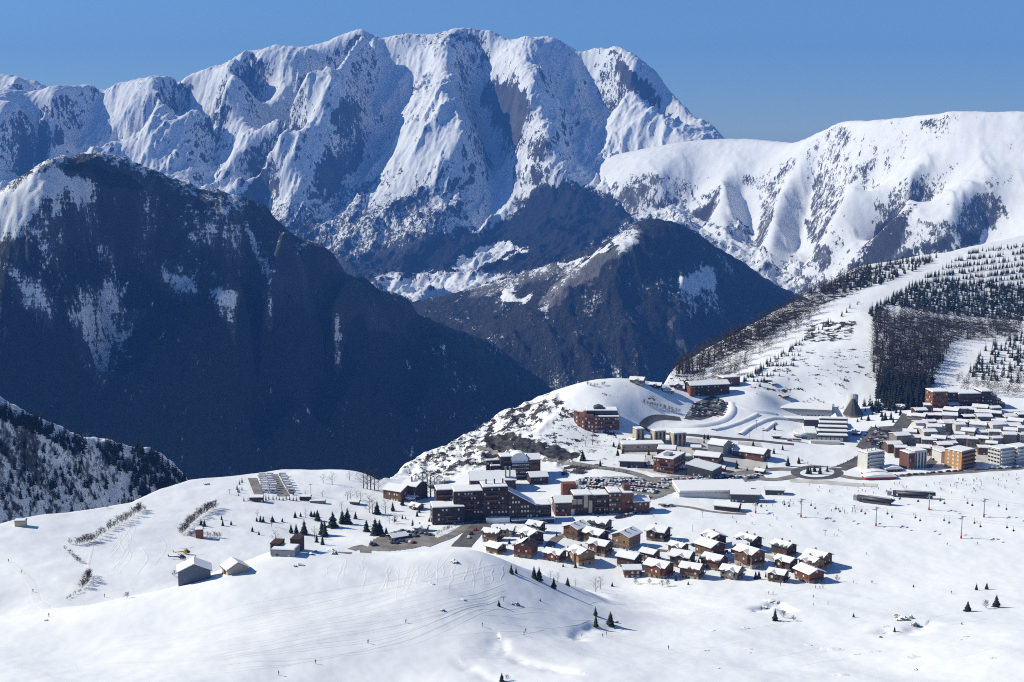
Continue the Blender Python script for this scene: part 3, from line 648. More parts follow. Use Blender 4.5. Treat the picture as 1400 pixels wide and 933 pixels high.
def chalet(px, py, wpx, rot, wall, label, hf=0.55, pitch=0.38, deep=1.0, base=BASE, chim=1, fr=2, balcony=True, name='chalet', group='timber chalets of the hamlet below the dark apartment block', light=False):
    p = on(px, py); d = p.y; w_ = wpx * d / F / 1.18; l = w_ * 0.86 * deep; h = w_ * hf
    rot += rng.uniform(-11, 11); l *= rng.uniform(.85, 1.15); h *= rng.uniform(.9, 1.08)
    t = thing(name, label, 'chalet', p + Vector((0, l * 0.4, -0.8)), rot, group)
    b = MB(); hb = h * 0.36
    b.box(-w_/2 + .15, w_/2 - .15, -l/2 + .15, l/2 - .15, 0, hb, 1)
    r = l / 2 * pitch
    b.prism([(-l/2, hb), (l/2, hb), (l/2, h), (0, h + r), (-l/2, h)], -w_/2, w_/2, 'x', 0)
    b.build('wall', [wall, base], t)
    pat = ('patch' in label or 'broken' in label or 'slate' in label or 'sharp' in label or rng.random() < .3) and not ('plain' in label or 'smooth' in label or 'white roof' in label)
    rf, top = gable_roof(t, w_, l, h, pitch, 1.1, rng.uniform(.3, .6), SLATE if 'slate' in label else W_DARK, patchy=(int(px*7) if pat else None))
    if 'dormer' in label or 'twin' in label or 'stepped' in label or rng.random() < .25:      # cross gable on the front slope
        dx = w_ * rng.uniform(-.2, .15); dw = w_ * .2; q = MB(); zt_ = h + r * .62
        q.prism([(dx - dw, hb), (dx + dw, hb), (dx + dw, zt_ - dw*.45), (dx, zt_), (dx - dw, zt_ - dw*.45)], -l/2 - 1.2, -l*.12, 'y'); dm = q.build('dormer', wall, t)
        MB().prism([(dx - dw - .7, zt_ - dw*.45 - .3), (dx, zt_ + .05), (dx + dw + .7, zt_ - dw*.45 - .3), (dx + dw + .7, zt_ - dw*.45 + .2), (dx, zt_ + .6), (dx - dw - .7, zt_ - dw*.45 + .2)], -l/2 - 1.9, -l*.1, 'y').build('dormer_snow', M_SNOW, dm); window(dm, dx, -l/2 - 1.23, hb + (h - hb)*.35, 0, 1.3, 1.3, PANE)
    for k in range(chim):
        sx = (-0.2, 0.28)[k] * w_
        c = MB().box(sx - .45, sx + .45, l * .12 - .45, l * .12 + .45, h + r * .5, top + 1.3).build('chimney', STONE, rf)
    n = max(2, int(w_ / 3))
    for fl in range(fr):
        z = hb * 0.30 if fl == 0 else hb + (h - hb) * 0.30
        for i in range(n):
            if rng.random() < .85: window(t, -w_/2 + (i + .5) * w_/n, -l/2 - (.03 if fl else -.12), z, 0, 1.2, 1.25, PANE if rng.random() < .3 else GLASS)
        for i in range(2):
            window(t, w_/2 + (.03 if fl else -.12), (i - .5) * l * .42, z, 90, 1.2, 1.25, PANE if rng.random() < .35 else GLASS)
            window(t, -w_/2 - (.03 if fl else -.12), (i - .5) * l * .42, z, -90, 1.2, 1.25, GLASS)
    window(t, w_/2 + .03, 0, h + r * .12, 90, 1.4, 1.2, PANE)
    if balcony:
        b = MB(); z = hb + .1
        b.box(w_/2 + .02, w_/2 + 1.3, -l/2 + .3, l/2 - .3, z, z + .16); b.box(w_/2 + 1.18, w_/2 + 1.3, -l/2 + .3, l/2 - .3, z + .3, z + 1.05)
        for k in range(5): b.box(w_/2 + 1.2, w_/2 + 1.28, -l/2 + .3 + k * (l - .68) / 4, -l/2 + .38 + k * (l - .68) / 4, z + .16, z + .3)
        b.build('balcony', wall, t)
    MB().box(-w_*.14 - .5, -w_*.14 + .5, -l/2 + .05, -l/2 + .12, 0.6, 2.7).build('door', W_DARK if wall is not W_DARK else W_LIGHT, t)
    return t
def block(t, x0, x1, y0, y1, z0, z1, wall, rows=0, cols=0, faces='F', wmat=None, roof='flat', snow=.55, wsize=(1.2, 1.4), pname='wing', mono=0.0, part=True, prob=1.0):
    """one wing of a building: walls, a snow covered roof and its windows"""
    b = MB()
    if mono:   # roof falls along x: z1 at x0, z1-mono at x1
        b.prism([(x0, z0), (x1, z0), (x1, z1 - mono), (x0, z1)], y0, y1, 'y')
        wall_o = b.build(pname, wall, t)
        MB().prism([(x0 - .3, z1 + .02), (x1 + .3, z1 - mono + .02), (x1 + .3, z1 - mono + snow), (x0 - .3, z1 + snow)], y0 - .3, y1 + .3, 'y').build('roof', M_SNOW if snow else SLATE, wall_o)
    elif roof == 'flat':
        b.box(x0, x1, y0, y1, z0, z1); wall_o = b.build(pname, wall, t)
        if snow:
            r = MB(); r.box(x0 - .35, x1 + .35, y0 - .35, y1 + .35, z1 + .003, z1 + .28, 1); ro = r.build('roof', [wall, SLATE], wall_o)
            q = MB(); k = 0.5
            q.add([(x0-.2,y0-.2,z1+.283),(x1+.2,y0-.2,z1+.283),(x1+.2,y1+.2,z1+.283),(x0-.2,y1+.2,z1+.283),(x0+k-.2,y0+k-.2,z1+.283+snow),(x1-k+.2,y0+k-.2,z1+.283+snow),(x1-k+.2,y1-k+.2,z1+.283+snow),(x0+k-.2,y1-k+.2,z1+.283+snow)],
                  [(4,5,6,7),(0,1,5,4),(1,2,6,5),(2,3,7,6),(3,0,4,7)]); q.build('roof_snow', M_SNOW, wall_o)
    else:      # gable, ridge along x
        l = y1 - y0; r = l / 2 * 0.36
        b.prism([(y0, z0), (y1, z0), (y1, z1), ((y0+y1)/2, z1 + r), (y0, z1)], x0, x1, 'x'); wall_o = b.build(pname, wall, t)
        gable_roof(wall_o, x1 - x0, l, z1 - z0, 0.36, .7, x0=(x0 + x1)/2, y0=(y0 + y1)/2, z0=z0)
    fh = (z1 - z0) / max(rows, 1)
    if rows >= 4 and 'F' in faces and not mono and wall in (BRICKD, BRICK, RUST):      # timber balconies along parts of the front
        for i in range(1, rows):
            xa = x0 + (x1 - x0) * rng.uniform(.04, .4); xb = x1 - (x1 - x0) * rng.uniform(.04, .4)
            if xb - xa > 3 and rng.random() < .75:
                z = z0 + fh * i; MB().box(xa, xb, y0 - 1.2, y0 - .01, z, z + .15).box(xa, xb, y0 - 1.2, y0 - 1.1, z + .151, z + 1.0).build('balcony', W_BROWN if rng.random() < .6 else W_DARK, wall_o)
    for fc in faces:
        for i in range(rows):
            for j in range(cols if fc in 'FB' else max(1, int(cols * (y1 - y0) / (x1 - x0) + .5))):
                if rng.random() > prob: continue
                z = z0 + fh * (i + .28); nn = cols if fc in 'FB' else max(1, int(cols * (y1 - y0) / (x1 - x0) + .5))
                wm = wmat or (PANE if rng.random() < .4 else GLASS)
                if fc == 'F':
                    x = x0 + (j + .5) * (x1 - x0) / nn
                    if mono and z + wsize[1] > z1 - mono * (x - x0) / (x1 - x0) - .5: continue
                    window(wall_o, x, y0 - .05, z, 0, *wsize, wm)
                elif fc == 'L': window(wall_o, x0 - .05, y0 + (j + .5) * (y1 - y0) / nn, z, 90, *wsize, wm)
                elif fc == 'R':
                    if mono and z + wsize[1] > z1 - mono: continue
                    window(wall_o, x1 + .05, y0 + (j + .5) * (y1 - y0) / nn, z, 90, *wsize, wm)
    return wall_o
def px_m(px, d): return px * d / F
# ---- draped sheets
def inpoly(x, y, P_):
    c = False; n = len(P_)
    for i in range(n):
        x1, y1 = P_[i][:2]; x2, y2 = P_[(i + 1) % n][:2]
        if (y1 > y) != (y2 > y) and x < (x2 - x1) * (y - y1) / (y2 - y1) + x1: c = not c
    return c
def drape_poly(name, pix, mat, lift=.15, step=1.5, kind='structure'):
    P_ = [on(*q) for q in pix]; xs_ = [p.x for p in P_]; ys_ = [p.y for p in P_]; idx = {}; b = MB()
    def vid(i, j):
        if (i, j) not in idx:
            x = min(xs_) + i * step; y = min(ys_) + j * step; idx[(i, j)] = len(b.v); b.v.append((x, y, gz(x, y) + lift))
        return idx[(i, j)]
    for i in range(int((max(xs_) - min(xs_)) / step) + 1):
        for j in range(int((max(ys_) - min(ys_)) / step) + 1):
            if inpoly(min(xs_) + (i + .5) * step, min(ys_) + (j + .5) * step, P_): b.f.append((vid(i, j), vid(i + 1, j), vid(i + 1, j + 1), vid(i, j + 1))); b.m.append(0)
    o = b.build(name, mat, None, True); o['kind'] = kind; return o
def path_pts(pix, step=2.0):
    P_ = [on(*q[:2]) if len(q) < 3 or q[2] is None else Vector(q) for q in pix]; out = []
    Q = [P_[0]] + P_ + [P_[-1]]
    for i in range(1, len(Q) - 2):      # Catmull-Rom
        n = max(2, int((Q[i + 1] - Q[i]).length / step))
        for k in range(n):
            s = k / n; a, b_, c, d = Q[i - 1], Q[i], Q[i + 1], Q[i + 2]
            out.append(0.5 * ((2 * b_) + (c - a) * s + (2 * a - 5 * b_ + 4 * c - d) * s * s + (3 * b_ - a - 3 * c + d) * s ** 3))
    out.append(P_[-1]); return out
def drape_strip(name, pix, width, mat, lift=.2, kind='structure', nw=4, crown=0.0):
    pts = path_pts(pix); b = MB()
    for i, p in enumerate(pts):
        d = (pts[min(i + 1, len(pts) - 1)] - pts[max(i - 1, 0)]); d.z = 0; d.normalize(); nrm = Vector((-d.y, d.x, 0))
        for j in range(nw + 1):
            s = (j / nw - .5); q = p + nrm * width * s; b.v.append((q.x, q.y, gz(q.x, q.y) + lift + crown * (1 - 4 * s * s)))
    for i in range(len(pts) - 1):
        for j in range(nw):
            a = i * (nw + 1) + j; b.f.append((a, a + 1, a + nw + 2, a + nw + 1)); b.m.append(0)
    o = b.build(name, mat, None, True); o['kind'] = kind; return o
# ================================================================== chalets of the hamlet
CH = [
 (673,741,27,-22,W_BROWN,'pale roofed brown chalet nearest the bend of the road, left end of the hamlet'),
 (693,734,24,-25,STONE,'grey walled chalet close behind the leftmost brown chalet'),
 (678,757,25,-35,W_BROWN,'low brown chalet half hidden by the crest of the snow hump'),
 (727,745,29,-55,W_DARK,'tall dark chalet directly behind the red gabled one'),
 (733,729,24,-20,W_DARK,'small dark chalet with dormers, highest up in the left part of the hamlet'),
 (719,762,32,-112,W_RED,'red brown chalet with its gable turned left and a snow patch on the roof'),
 (759,767,30,-25,W_RED,'low reddish chalet with wide white roof, between the red gabled and the tan ones'),
 (795,772,33,-48,W_LIGHT,'tan timber chalet on a pale stone base, foremost in the left half of the hamlet'),
 (821,760,33,-40,W_BROWN,'brown chalet with a broad shadow beside it, up right of the tan chalet'),
 (788,738,32,-120,W_BROWN,'brown chalet with a long dark gable facing left, above the curved driveway'),
 (815,744,34,-42,W_DARK,'dark chalet with stepped white roof between the long gabled and the big tan ones'),
 (821,729,30,-30,SLATE,'grey slate roofed chalet at the top of the hamlet, closest to the ski run fence'),
 (857,750,37,-125,W_LIGHT,'large tan chalet with a pale stone ground floor and a gable facing left'),
 (901,740,31,-35,W_DARK,'chalet with a steep snow roof and dormer, standing alone at the hamlet top edge'),
 (889,768,26,-28,W_BROWN,'narrow brown chalet with a thick square snow cap, right of the big tan chalet'),
 (928,757,27,-35,W_BROWN,'brown chalet under a smooth white roof, below the lone dormer chalet'),
 (861,777,33,-25,W_DARK,'dark chalet with a wide white roof just behind the flat red one'),
 (864,789,27,-8,W_RED,'low red chalet with a straight white roof, at the lower left edge of the hamlet'),
 (902,790,38,-35,W_RED,'long red chalet with its gable turned left, on the lower edge of the hamlet'),
 (934,776,33,-32,W_DARK,'dark chalet with a long white roof, beside the bushy conifer'),
 (947,791,33,-20,W_BROWN,'brown chalet with broken snow on its roof, right of the long red chalet'),
 (972,765,36,-45,W_BROWN,'brown chalet with a broad snow roof in the middle of the right half'),
 (977,748,30,-58,W_DARK,'dark chalet with a gabled dormer at the back of the right half'),
 (978,779,33,-40,W_RED,'dark red chalet below the broad roofed brown one, above the empty snow'),
 (1025,753,33,-50,W_DARK,'dark slate chalet with a sharp gable, back row right of centre'),
 (1014,756,24,0,W_BROWN,'small brown annexe with a flat snow roof against the sharp gabled chalet'),
 (1026,776,40,-45,W_BROWN,'big brown chalet with twin gables in the middle of the right half'),
 (1073,762,33,-60,W_DARK,'black slate roofed chalet standing apart at the back of the right end'),
 (1120,776,36,-55,W_BROWN,'tall brown chalet at the far right end of the hamlet, its shadow on snow'),
 (1111,782,31,-55,W_LIGHT,'small honey coloured chalet in front of the tall brown one at the right end'),
 (1108,796,39,-72,W_RED,'plain red brown chalet with its gable to the camera, lowest at the right end'),
 (1065,796,28,-25,W_DARK,'dark chalet with a sloping white roof, left of the plain red brown gable'),
 (1076,780,30,-40,W_DARK,'dark chalet tucked between the twin gabled chalet and the honey coloured one'),
 (1002,792,30,-30,STONE,'low grey chalet almost buried in snow on the lower edge of the hamlet'),
]
for i, (px, py, w_, rot, mat, lab) in enumerate(CH):
    chalet(px, py, w_, rot, mat, lab, hf=.55 if 'low' in lab else .66, base=BASE if mat in (W_LIGHT, W_BROWN) else STONE, chim=1 + (i % 3 == 0))
# ================================================================== the dark apartment complex
def big(name, label, cat, px, py, rot, group=None, dy=0):
    p = on(px, py); return thing(name, label, cat, p + Vector((0, dy, -1.5)), rot, group), p.y
t, d = big('apartment_complex', 'huge dark brown stepped apartment complex with many small windows above the road', 'apartment building', 672, 714, 9, 'apartment buildings of the resort'); u = d / F
def X_(px): return (px - 672) * u
block(t, X_(589), X_(634), 0, 16, 0, 13, BRICKD, 4, 8, 'FL', prob=.45, pname='low_wing')
block(t, X_(598), X_(622), 16.01, 30, 0, 21, BRICKD, 5, 4, 'FL', prob=.4, pname='rear_wing')
block(t, X_(620), X_(661), 4, 20, 0, 22.5, BRICKD, 7, 9, 'FL', prob=.55, pname='middle_wing')
block(t, X_(660.5), X_(696), 1.5, 18, 0, 25.5, BRICKD, 8, 7, 'FL', prob=.6, pname='tall_wing')
block(t, X_(696.2), X_(735), 0, 16, 0, 23, BRICKD, 7, 9, 'F', prob=.85, mono=11, pname='sloping_wing')
block(t, X_(735.2), X_(758), 1, 15, 0, 11.5, BRICKD, 4, 6, 'FR', prob=.8, pname='end_wing')
MB().box(X_(700), X_(760), -4.5, -.1, 0, 3.2).build('plinth', SLATE, t); MB().box(X_(699), X_(761), -5, -.2, 3.203, 3.7).build('plinth_snow', M_SNOW, t)
MB().box(X_(664), X_(697), -3, 1.4, 0, 4.5).box(X_(664), X_(697), -3.2, 1.3, 4.503, 5.0).build('porch', M_SNOW, t)
for q in range(3): MB().box(X_(666 + 12 * q), X_(667.6 + 12 * q), 8, 9.5, 26.3, 29.5).build('chimney', BRICKD, t)
t, d = big('lodge_hall', 'broad brown hall with a white gable roof between the dark complex and its rear tower', 'building', 676, 676, 4, dy=8); u = d / F
block(t, -34*u, 30*u, 0, 24, 0, 10, BRICKD, 2, 10, 'F', roof='gable', prob=.6)
MB().box(15*u, 17*u, 2, 4, 6, 20).build('chimney', GREY, t); MB().box(21*u, 23*u, 2, 4, 6, 20).build('chimney', GREY, t)
t, d = big('apartment_tower', 'tall dark tower block with rows of white windows and a rounded roof, behind the complex', 'apartment building', 700, 664, 10, 'apartment buildings of the resort', 18); u = d / F
def X_(px): return (px - 700) * u
block(t, X_(700), X_(725), 0, 16, 0, 14.5, BRICKD, 5, 9, 'F', PANE, prob=.95, pname='main_wing', wsize=(1.3, 1.2))
block(t, X_(725.2), X_(741), -1, 15, 0, 17, BRICK, 4, 3, 'F', roof='gable', prob=.3, pname='gable_wing')
block(t, X_(684), X_(699.8), 1, 14, 0, 19.5, BRICKD, 5, 3, 'F', prob=.3, pname='shaft')
for k, (a, z) in enumerate(((665, 16), (670, 12.5), (675, 9))): block(t, X_(a), X_(684 - .2), 6 - 4 * k, 9.9 - 4 * k, 0, z, BRICKD, 4, 4, 'F', prob=.5, pname='step_wing')
b = MB(); prof = [(X_(698) + 13*u*(1 - math.cos(a*math.pi/8)) , 16.5 + 6.0*math.sin(a*math.pi/8)) for a in range(9)]
b.prism([(X_(698), 15.6)] + prof[1:-1] + [(X_(724), 15.6)], 1, 12, 'y'); b.build('rounded_roof', M_SNOW, t)
t, d = big('annexe', 'low annexe with a shaded white roof right of the tall tower block', 'building', 738, 664, 12, dy=4); u = d / F
block(t, -13*u, 12*u, 0, 14, 0, 7, BRICKD, 2, 6, 'F', roof='gable', prob=.5)
# ---- brown and red complex
t, d = big('residence', 'long brown and red residence with pale balcony panels, in front of the big car park', 'apartment building', 822, 705, 7, 'apartment buildings of the resort', 3); u = d / F
def X_(px): return (px - 822) * u
block(t, X_(757), X_(783), 0, 16, 0, 10.5, BRICK, 3, 6, 'FL', roof='gable', prob=.6, pname='gable_wing')
w_ = block(t, X_(783.2), X_(809), 0, 15, 0, 15.5, BRICKD, 0, 0, pname='panel_wing')
MB().box(X_(772), X_(792), 16.1, 24, 0, 20).build('stair_tower', RUST, t)
for (a, z0, z1, c) in [(780,9.5,13,8),(788,9.5,13,8),(797,7,16,7),(804,3,12,6)]: MB().box(X_(a), X_(a + c*.85), -.9, -.02, z0, z1).build('balcony', BEIGE, w_)
for i in range(4):
    for j in range(5): window(w_, X_(785 + j * 5), -.07 if i < 2 else .0 - .06, 1.5 + i * 3.6, 0, 1.2, 1.4, GLASS)
MB().box(X_(779), X_(784), -.25, -.05, 0.3, 6).build('awning', WHITE, t)
block(t, X_(809.2), X_(833), 1, 15, 0, 15, BRICKD, 5, 7, 'F', prob=.8, pname='middle_wing')
block(t, X_(833.2), X_(850), -1, 14, 0, 17, BRICK, 5, 5, 'FR', prob=.75, pname='red_wing')
block(t, X_(850.2), X_(868), 0, 14, 0, 16, RUST, 4, 4, 'FR', prob=.5, pname='red_wing')
MB().box(X_(857), X_(865), 5, 12, 16.9, 21).build('stair_tower', BRICK, t)
block(t, X_(868.2), X_(891), -2, 12, 0, 10, BRICK, 3, 6, 'FR', roof='gable', prob=.7, pname='end_wing')
# ---- round hotel on the knoll
p = on(816, 596); t = thing('hillside_hotel', 'curved brown hotel standing on the snowy knoll', 'hotel', p + Vector((0, 14, -2)), 0); u = p.y / F
n = 9; wing = []
for i in range(n):      # facets of the curved front
    a0, a1 = R(-165 + i * 15), R(-165 + (i + 1) * 15)
pts_o = [(-31*u, 9), (-31*u, 2), (-26*u, -4), (-17*u, -8), (-4*u, -10.5), (2*u, -10.5)]
for i in range(len(pts_o) - 1):
    (xa, ya), (xb, yb) = pts_o[i], pts_o[i + 1]
    w_ = MB().prism([(xa, ya), (xb, yb), (xb, 12), (xa, 12)], 0, 18 + 0.8 * (i % 2), 'z').build('wing', BRICK if i % 2 else RUST, t) if xb > xa else None
    if w_ is None: continue
    L = math.hypot(xb - xa, yb - ya); ang = math.degrees(math.atan2(yb - ya, xb - xa))
    for r_ in range(5):
        for c_ in range(max(1, int(L / 2.6))):
            f = (c_ + .5) / max(1, int(L / 2.6)); window(w_, xa + (xb - xa) * f, ya + (yb - ya) * f - .08, 1.5 + r_ * 3.4, ang, 1.3, 1.5, PANE if rng.random() < .35 else GLASS)
block(t, 2.01*u, 32*u, -7, 10, 0, 17, BRICK, 5, 9, 'FR', prob=.95, pname='straight_wing')
block(t, -14*u, 30*u, -3, 12, 18.9, 21.5, SLATE, 0, 0, pname='attic')
MB().prism([(-4*u, 21.4), (-2*u, 24), (4*u, 25.3), (10*u, 24), (13*u, 21.4)], 0, 10, 'y').build('dormer', SLATE, t)
MB().box(-32*u, 33*u, -9, 12, -4, 0).build('terrace', STONE, t)
# ---- three little towers, halls and blocks in the middle
for k, (px, py, w1) in enumerate(((876,606,12),(903,609,17),(930,612,19))):
    t, d = big('tower_block', ('narrow beige tower block with dark window strips, left of its two neighbours','pale tower block with dark strips, standing between two others','widest of the three pale tower blocks below the curved road')[k], 'apartment building', px, py, 16, 'three pale tower blocks below the curved road', 4); u = d / F
    w_ = block(t, -w1*u/2, w1*u/2, 0, 9, 0, 12.5, BEIGE, 0, 0, pname='wall')
    for j in range(max(2, w1 // 5)):
        MB().box(-w1*u/2 + (j + .35) * w1*u/max(2, w1 // 5), -w1*u/2 + (j + .8) * w1*u/max(2, w1 // 5), -.1, -.01, .8, 11.8).build('window', GLASS, w_)
def hall(name, label, cat, px, py, wpx, dep, h, rot, wall, roof='flat', rows=1, cols=6, faces='FR', prob=.7, dy=0, mono=0, snow=.6, group=None):
    t, d = big(name, label, cat, px, py, rot, group, dy); u = d / F
    block(t, -wpx*u/2, wpx*u/2, 0, dep, 0, h + 1.5, wall, rows, cols, faces, roof=roof, prob=prob, mono=mono, snow=snow, pname='wall'); return t, u
hall('school', 'long low beige building below the three tower blocks', 'building', 880, 619, 60, 14, 6, 4, BEIGE, 'flat', 2, 12, dy=3)
t, u = hall('warehouse', 'dark hall with a smooth white tent shaped roof beside the road bend', 'hall', 864, 641, 34, 18, 5, -8, SLATE, 'gable', 1, 5, dy=3)
t, u = hall('apartment_block', 'red brown apartment block with a grey side wall left of the metal hall', 'apartment building', 908, 650, 30, 26, 12, -28, RUST, 'flat', 4, 7, 'FR', .8, dy=6, group='apartment buildings of the resort')
MB().box(-5*u, 4*u, 6, 14, 14.6, 16.2).build('roof_hut', METAL, t)
t, u = hall('apartment_block', 'smaller red brown block with white roof terraces behind the first one', 'apartment building', 912, 629, 26, 16, 7, -10, RUST, 'flat', 2, 6, 'FR', .7, dy=6, group='apartment buildings of the resort')
t, u = hall('metal_hall', 'grey metal hall with a sloping white roof and dark front', 'hall', 957, 657, 40, 20, 10, -30, DMETAL, 'flat', 1, 5, 'F', .4, dy=7, mono=3, snow=.7)
hall('chalet_hotel', 'wide brown chalet with two white gables up behind the metal hall', 'hotel', 966, 636, 36, 13, 6, -25, W_BROWN, 'gable', 2, 7, 'FR', .7, dy=4)
hall('concrete_block', 'plain light grey concrete block with one white sloping roof', 'building', 979, 625, 24, 16, 9, -35, GREY, 'gable', 2, 3, 'R', .5, dy=5)
t, u = hall('long_lodge', 'long dark red lodge with a swept white roof and a shaded back', 'lodge', 1024, 631, 46, 16, 6, -32, BRICK, 'gable', 2, 10, 'FR', .6, dy=6)
hall('kiosk', 'small flat roofed shop beside the chalet with two gables', 'shop', 940, 632, 14, 9, 4, 5, GREY, 'flat', 1, 4, dy=2)
# ---- station halls at the foot of the slopes
t, u = hall('snow_covered_hall', 'very wide flat hall buried under snow behind the lift station', 'hall', 980, 684, 104, 34, 4.2, 3, WHITE, 'flat', 0, 0, dy=5, snow=1.6)
t, u = hall('lift_station', 'dark glazed lift station with a white end in front of the snow covered hall', 'lift station', 1019, 688, 40, 12, 6, -6, DMETAL, 'gable', 1, 8, 'FR', .8, dy=1)
t, u = hall('hut', 'dark hut with a sloping white roof below the snow covered hall', 'hut', 993, 700, 34, 10, 3.2, -22, W_DARK, 'gable', 1, 5, 'FR', .8, dy=2)
t, u = hall('shed', 'long dark shed right of the snow covered hall', 'shed', 1060, 678, 26, 8, 3.5, -8, SLATE, 'gable', 1, 5, dy=2)
def barrel(label, px, py, L, rot):
    p = on(px, py); t = thing('chairlift_station', label, 'lift station', p + Vector((0, 0, -.5)), rot, 'barrel roofed chairlift stations')
    prof = [(2.6*math.cos(a*math.pi/8), 3.4 + 2.1*math.sin(a*math.pi/8)) for a in range(9)]
    MB().prism(prof, -L/2, L/2, 'x').build('canopy', DMETAL, t, True)
    MB().prism([(p_[0]*.7, p_[1] + .12 + .55) for p_ in prof[2:7]] + [(1.3, 5.0), (-1.3, 5.0)], -L*.3, L*.45, 'x').build('canopy_snow', METAL, t)
    MB().box(-L/2 + 1, L/2 - 2, -1.9, 1.9, 0.7, 2.4).build('platform', SLATE, t)
    for sx in (-.35, .3):
        MB().box(L*sx - .6, L*sx + .6, -.7, .7, 0, 3.6).build('support', GREY, t)
    MB().tube([(-L/2, 0, 3.2), (-L/2 - 2.6, 0, 3.0)], 2.4, 14).build('bullwheel', DMETAL, t)
    MB().box(-L/2 - 6.5, -L/2 - 3.4, 1.5, 4.6, 0, 3.2).box(-L/2 - 6.8, -L/2 - 3.1, 1.2, 4.9, 3.203, 3.6).build('operator_cabin', [GREY], t)
barrel('chairlift station with a dark barrel canopy, lower and further left of the pair', 1199, 689, 24, -33)
barrel('chairlift station with a dark barrel canopy, higher and further right of the pair', 1252, 681, 28, -14)
# ---- sports halls, congress palace, church
t, u = hall('sports_hall', 'long flat sports hall with a white roof and grey glazed side below the ski hill', 'hall', 1104, 572, 70, 30, 7, -14, METAL, 'flat', 1, 14, 'F', .8, dy=6)
t, u = hall('sports_annexe', 'low grey annexe along the front of the flat sports hall', 'hall', 1092, 577, 42, 9, 3, -12, METAL, 'flat', 1, 9, 'F', .8, dy=-2)
p = on(1128, 607); t = thing('congress_centre', 'large terraced congress centre with stacked white roof strips and a round end', 'public building', p + Vector((0, 8, -1)), -8); u = p.y / F
for k in range(5): block(t, -8*u + k, 34*u + .5 * k, 7.2*k, 7.2*k + 7, 0, 6.5 + 2.3 * k, SLATE, 1 if k == 0 else 0, 7, 'F', PANE if k == 0 else None, prob=.8, snow=.7, pname='hall_terrace', wsize=(3.0, 3.2))
b = MB(); ring = [(-28*u + 12*u*math.cos(R(a)), 12 + 11*math.sin(R(a))) for a in range(0, 360, 20)]
b.prism(ring, 0, 6.5, 'z'); w_ = b.build('round_hall', METAL, t)
MB().prism([(-28*u + 12.4*u*math.cos(R(a)), 12 + 11.4*math.sin(R(a))) for a in range(0, 360, 20)], 6.503, 7.5, 'z').build('round_roof', M_SNOW, w_)
for a in range(200, 345, 12): window(w_, -28*u + 12.1*u*math.cos(R(a)), 12 + 11.15*math.sin(R(a)), 2.5, a + 90, 1.9, 2.2, GLASS)
block(t, -26*u, -8.3*u, 2, 30, 0, 7.5, METAL, 1, 4, 'F', snow=.7, pname='link_wing')
block(t, -22*u, 14*u, 44, 58, 0, 11, SLATE, 1, 9, 'F', snow=.7, pname='upper_hall', prob=.6)
MB().prism([(14.2*u, 0), (34*u, 0), (34*u, 9), (24*u, 14), (14.2*u, 9)], 45, 60, 'y').build('pitched_hall', BRICKD, t); MB().prism([(13.6*u, 9.2), (24*u, 14.25), (34.6*u, 9.2), (34.6*u, 9.9), (24*u, 15), (13.6*u, 9.9)], 44.6, 60.4, 'y').build('pitched_roof', M_SNOW, t)
MB().box(-18*u, 22*u, -10, -4, 0, 3).box(-18.3*u, 22.3*u, -10.3, -3.7, 3.003, 3.6).build('bus_shelter', [WHITE], t)
p = on(1169, 571); t = thing('church', 'church with a steep dark tent roof and a pale round tower behind', 'church', p + Vector((0, 8, -1)), 0)
b = MB(); n = 12; b.v = [(9.5*math.cos(2*math.pi*i/n), 9.5*math.sin(2*math.pi*i/n), 3.0) for i in range(n)] + [(1.6*math.cos(2*math.pi*i/n), 1 + 1.6*math.sin(2*math.pi*i/n), 16.5) for i in range(n)]
b.f = [(i, (i+1) % n, (i+1) % n + n, i + n) for i in range(n)] + [tuple(range(n, 2*n))]; b.m = [0]*len(b.f); rf = b.build('roof', SLATE, t)
MB().prism([(9*math.cos(2*math.pi*i/n), 9*math.sin(2*math.pi*i/n)) for i in range(n)], 0, 3.0, 'z').build('wall', STONE, t)
MB().prism([(1 + 5.5*math.cos(2*math.pi*i/n), 9 + 5.5*math.sin(2*math.pi*i/n)) for i in range(n)], 0, 19, 'z').build('tower', WHITE, t, True); MB().tube([(0, 1, 16.4), (0, 1, 20.5)], .15).build('spire', DMETAL, rf)
# ---- long brown hotel under the hill
p = on(1326, 566); t = thing('grand_hotel', 'long brown timber hotel with terraces of snow under the wooded hill', 'hotel', p + Vector((0, 8, -1.5)), 6); u = p.y / F
def X_(px): return (px - 1326) * u
block(t, X_(1273), X_(1295), -3, 14, 0, 21, RUST, 6, 5, 'FL', prob=.8, pname='corner_wing', snow=.8)
block(t, X_(1295.2), X_(1313), 3, 18, 0, 19, BRICKD, 5, 5, 'F', prob=.5, pname='wing', snow=.8)
block(t, X_(1313.2), X_(1346), 1, 17, 0, 18, BRICK, 5, 9, 'F', prob=.9, pname='balcony_wing', snow=.8)
block(t, X_(1346.2), X_(1362), 0, 17, 0, 20, BRICKD, 6, 4, 'F', prob=.6, pname='wing', snow=.8)
for k in range(3): block(t, X_(1362.2 + 7*k), X_(1369 + 7*k), 1 + k, 16, 0, 16 - 4*k, BRICK, 4 - k, 2, 'F', prob=.8, pname='step_wing', snow=.9)
for k in range(5): MB().box(X_(1314), X_(1345), -.6, .95, 2.6 + 3.4*k, 3.4 + 3.4*k).build('balcony', W_DARK, t)
for k in range(4): MB().box(X_(1274), X_(1294), -4, -3.02, 4 + 3.6*k, 5 + 3.6*k).build('balcony', W_RED, t)
hall('long_building', 'long low white building at the right edge under the brown hotel', 'building', 1381, 572, 52, 10, 4.5, 2, WHITE, 'flat', 1, 16, 'F', .8, dy=4)
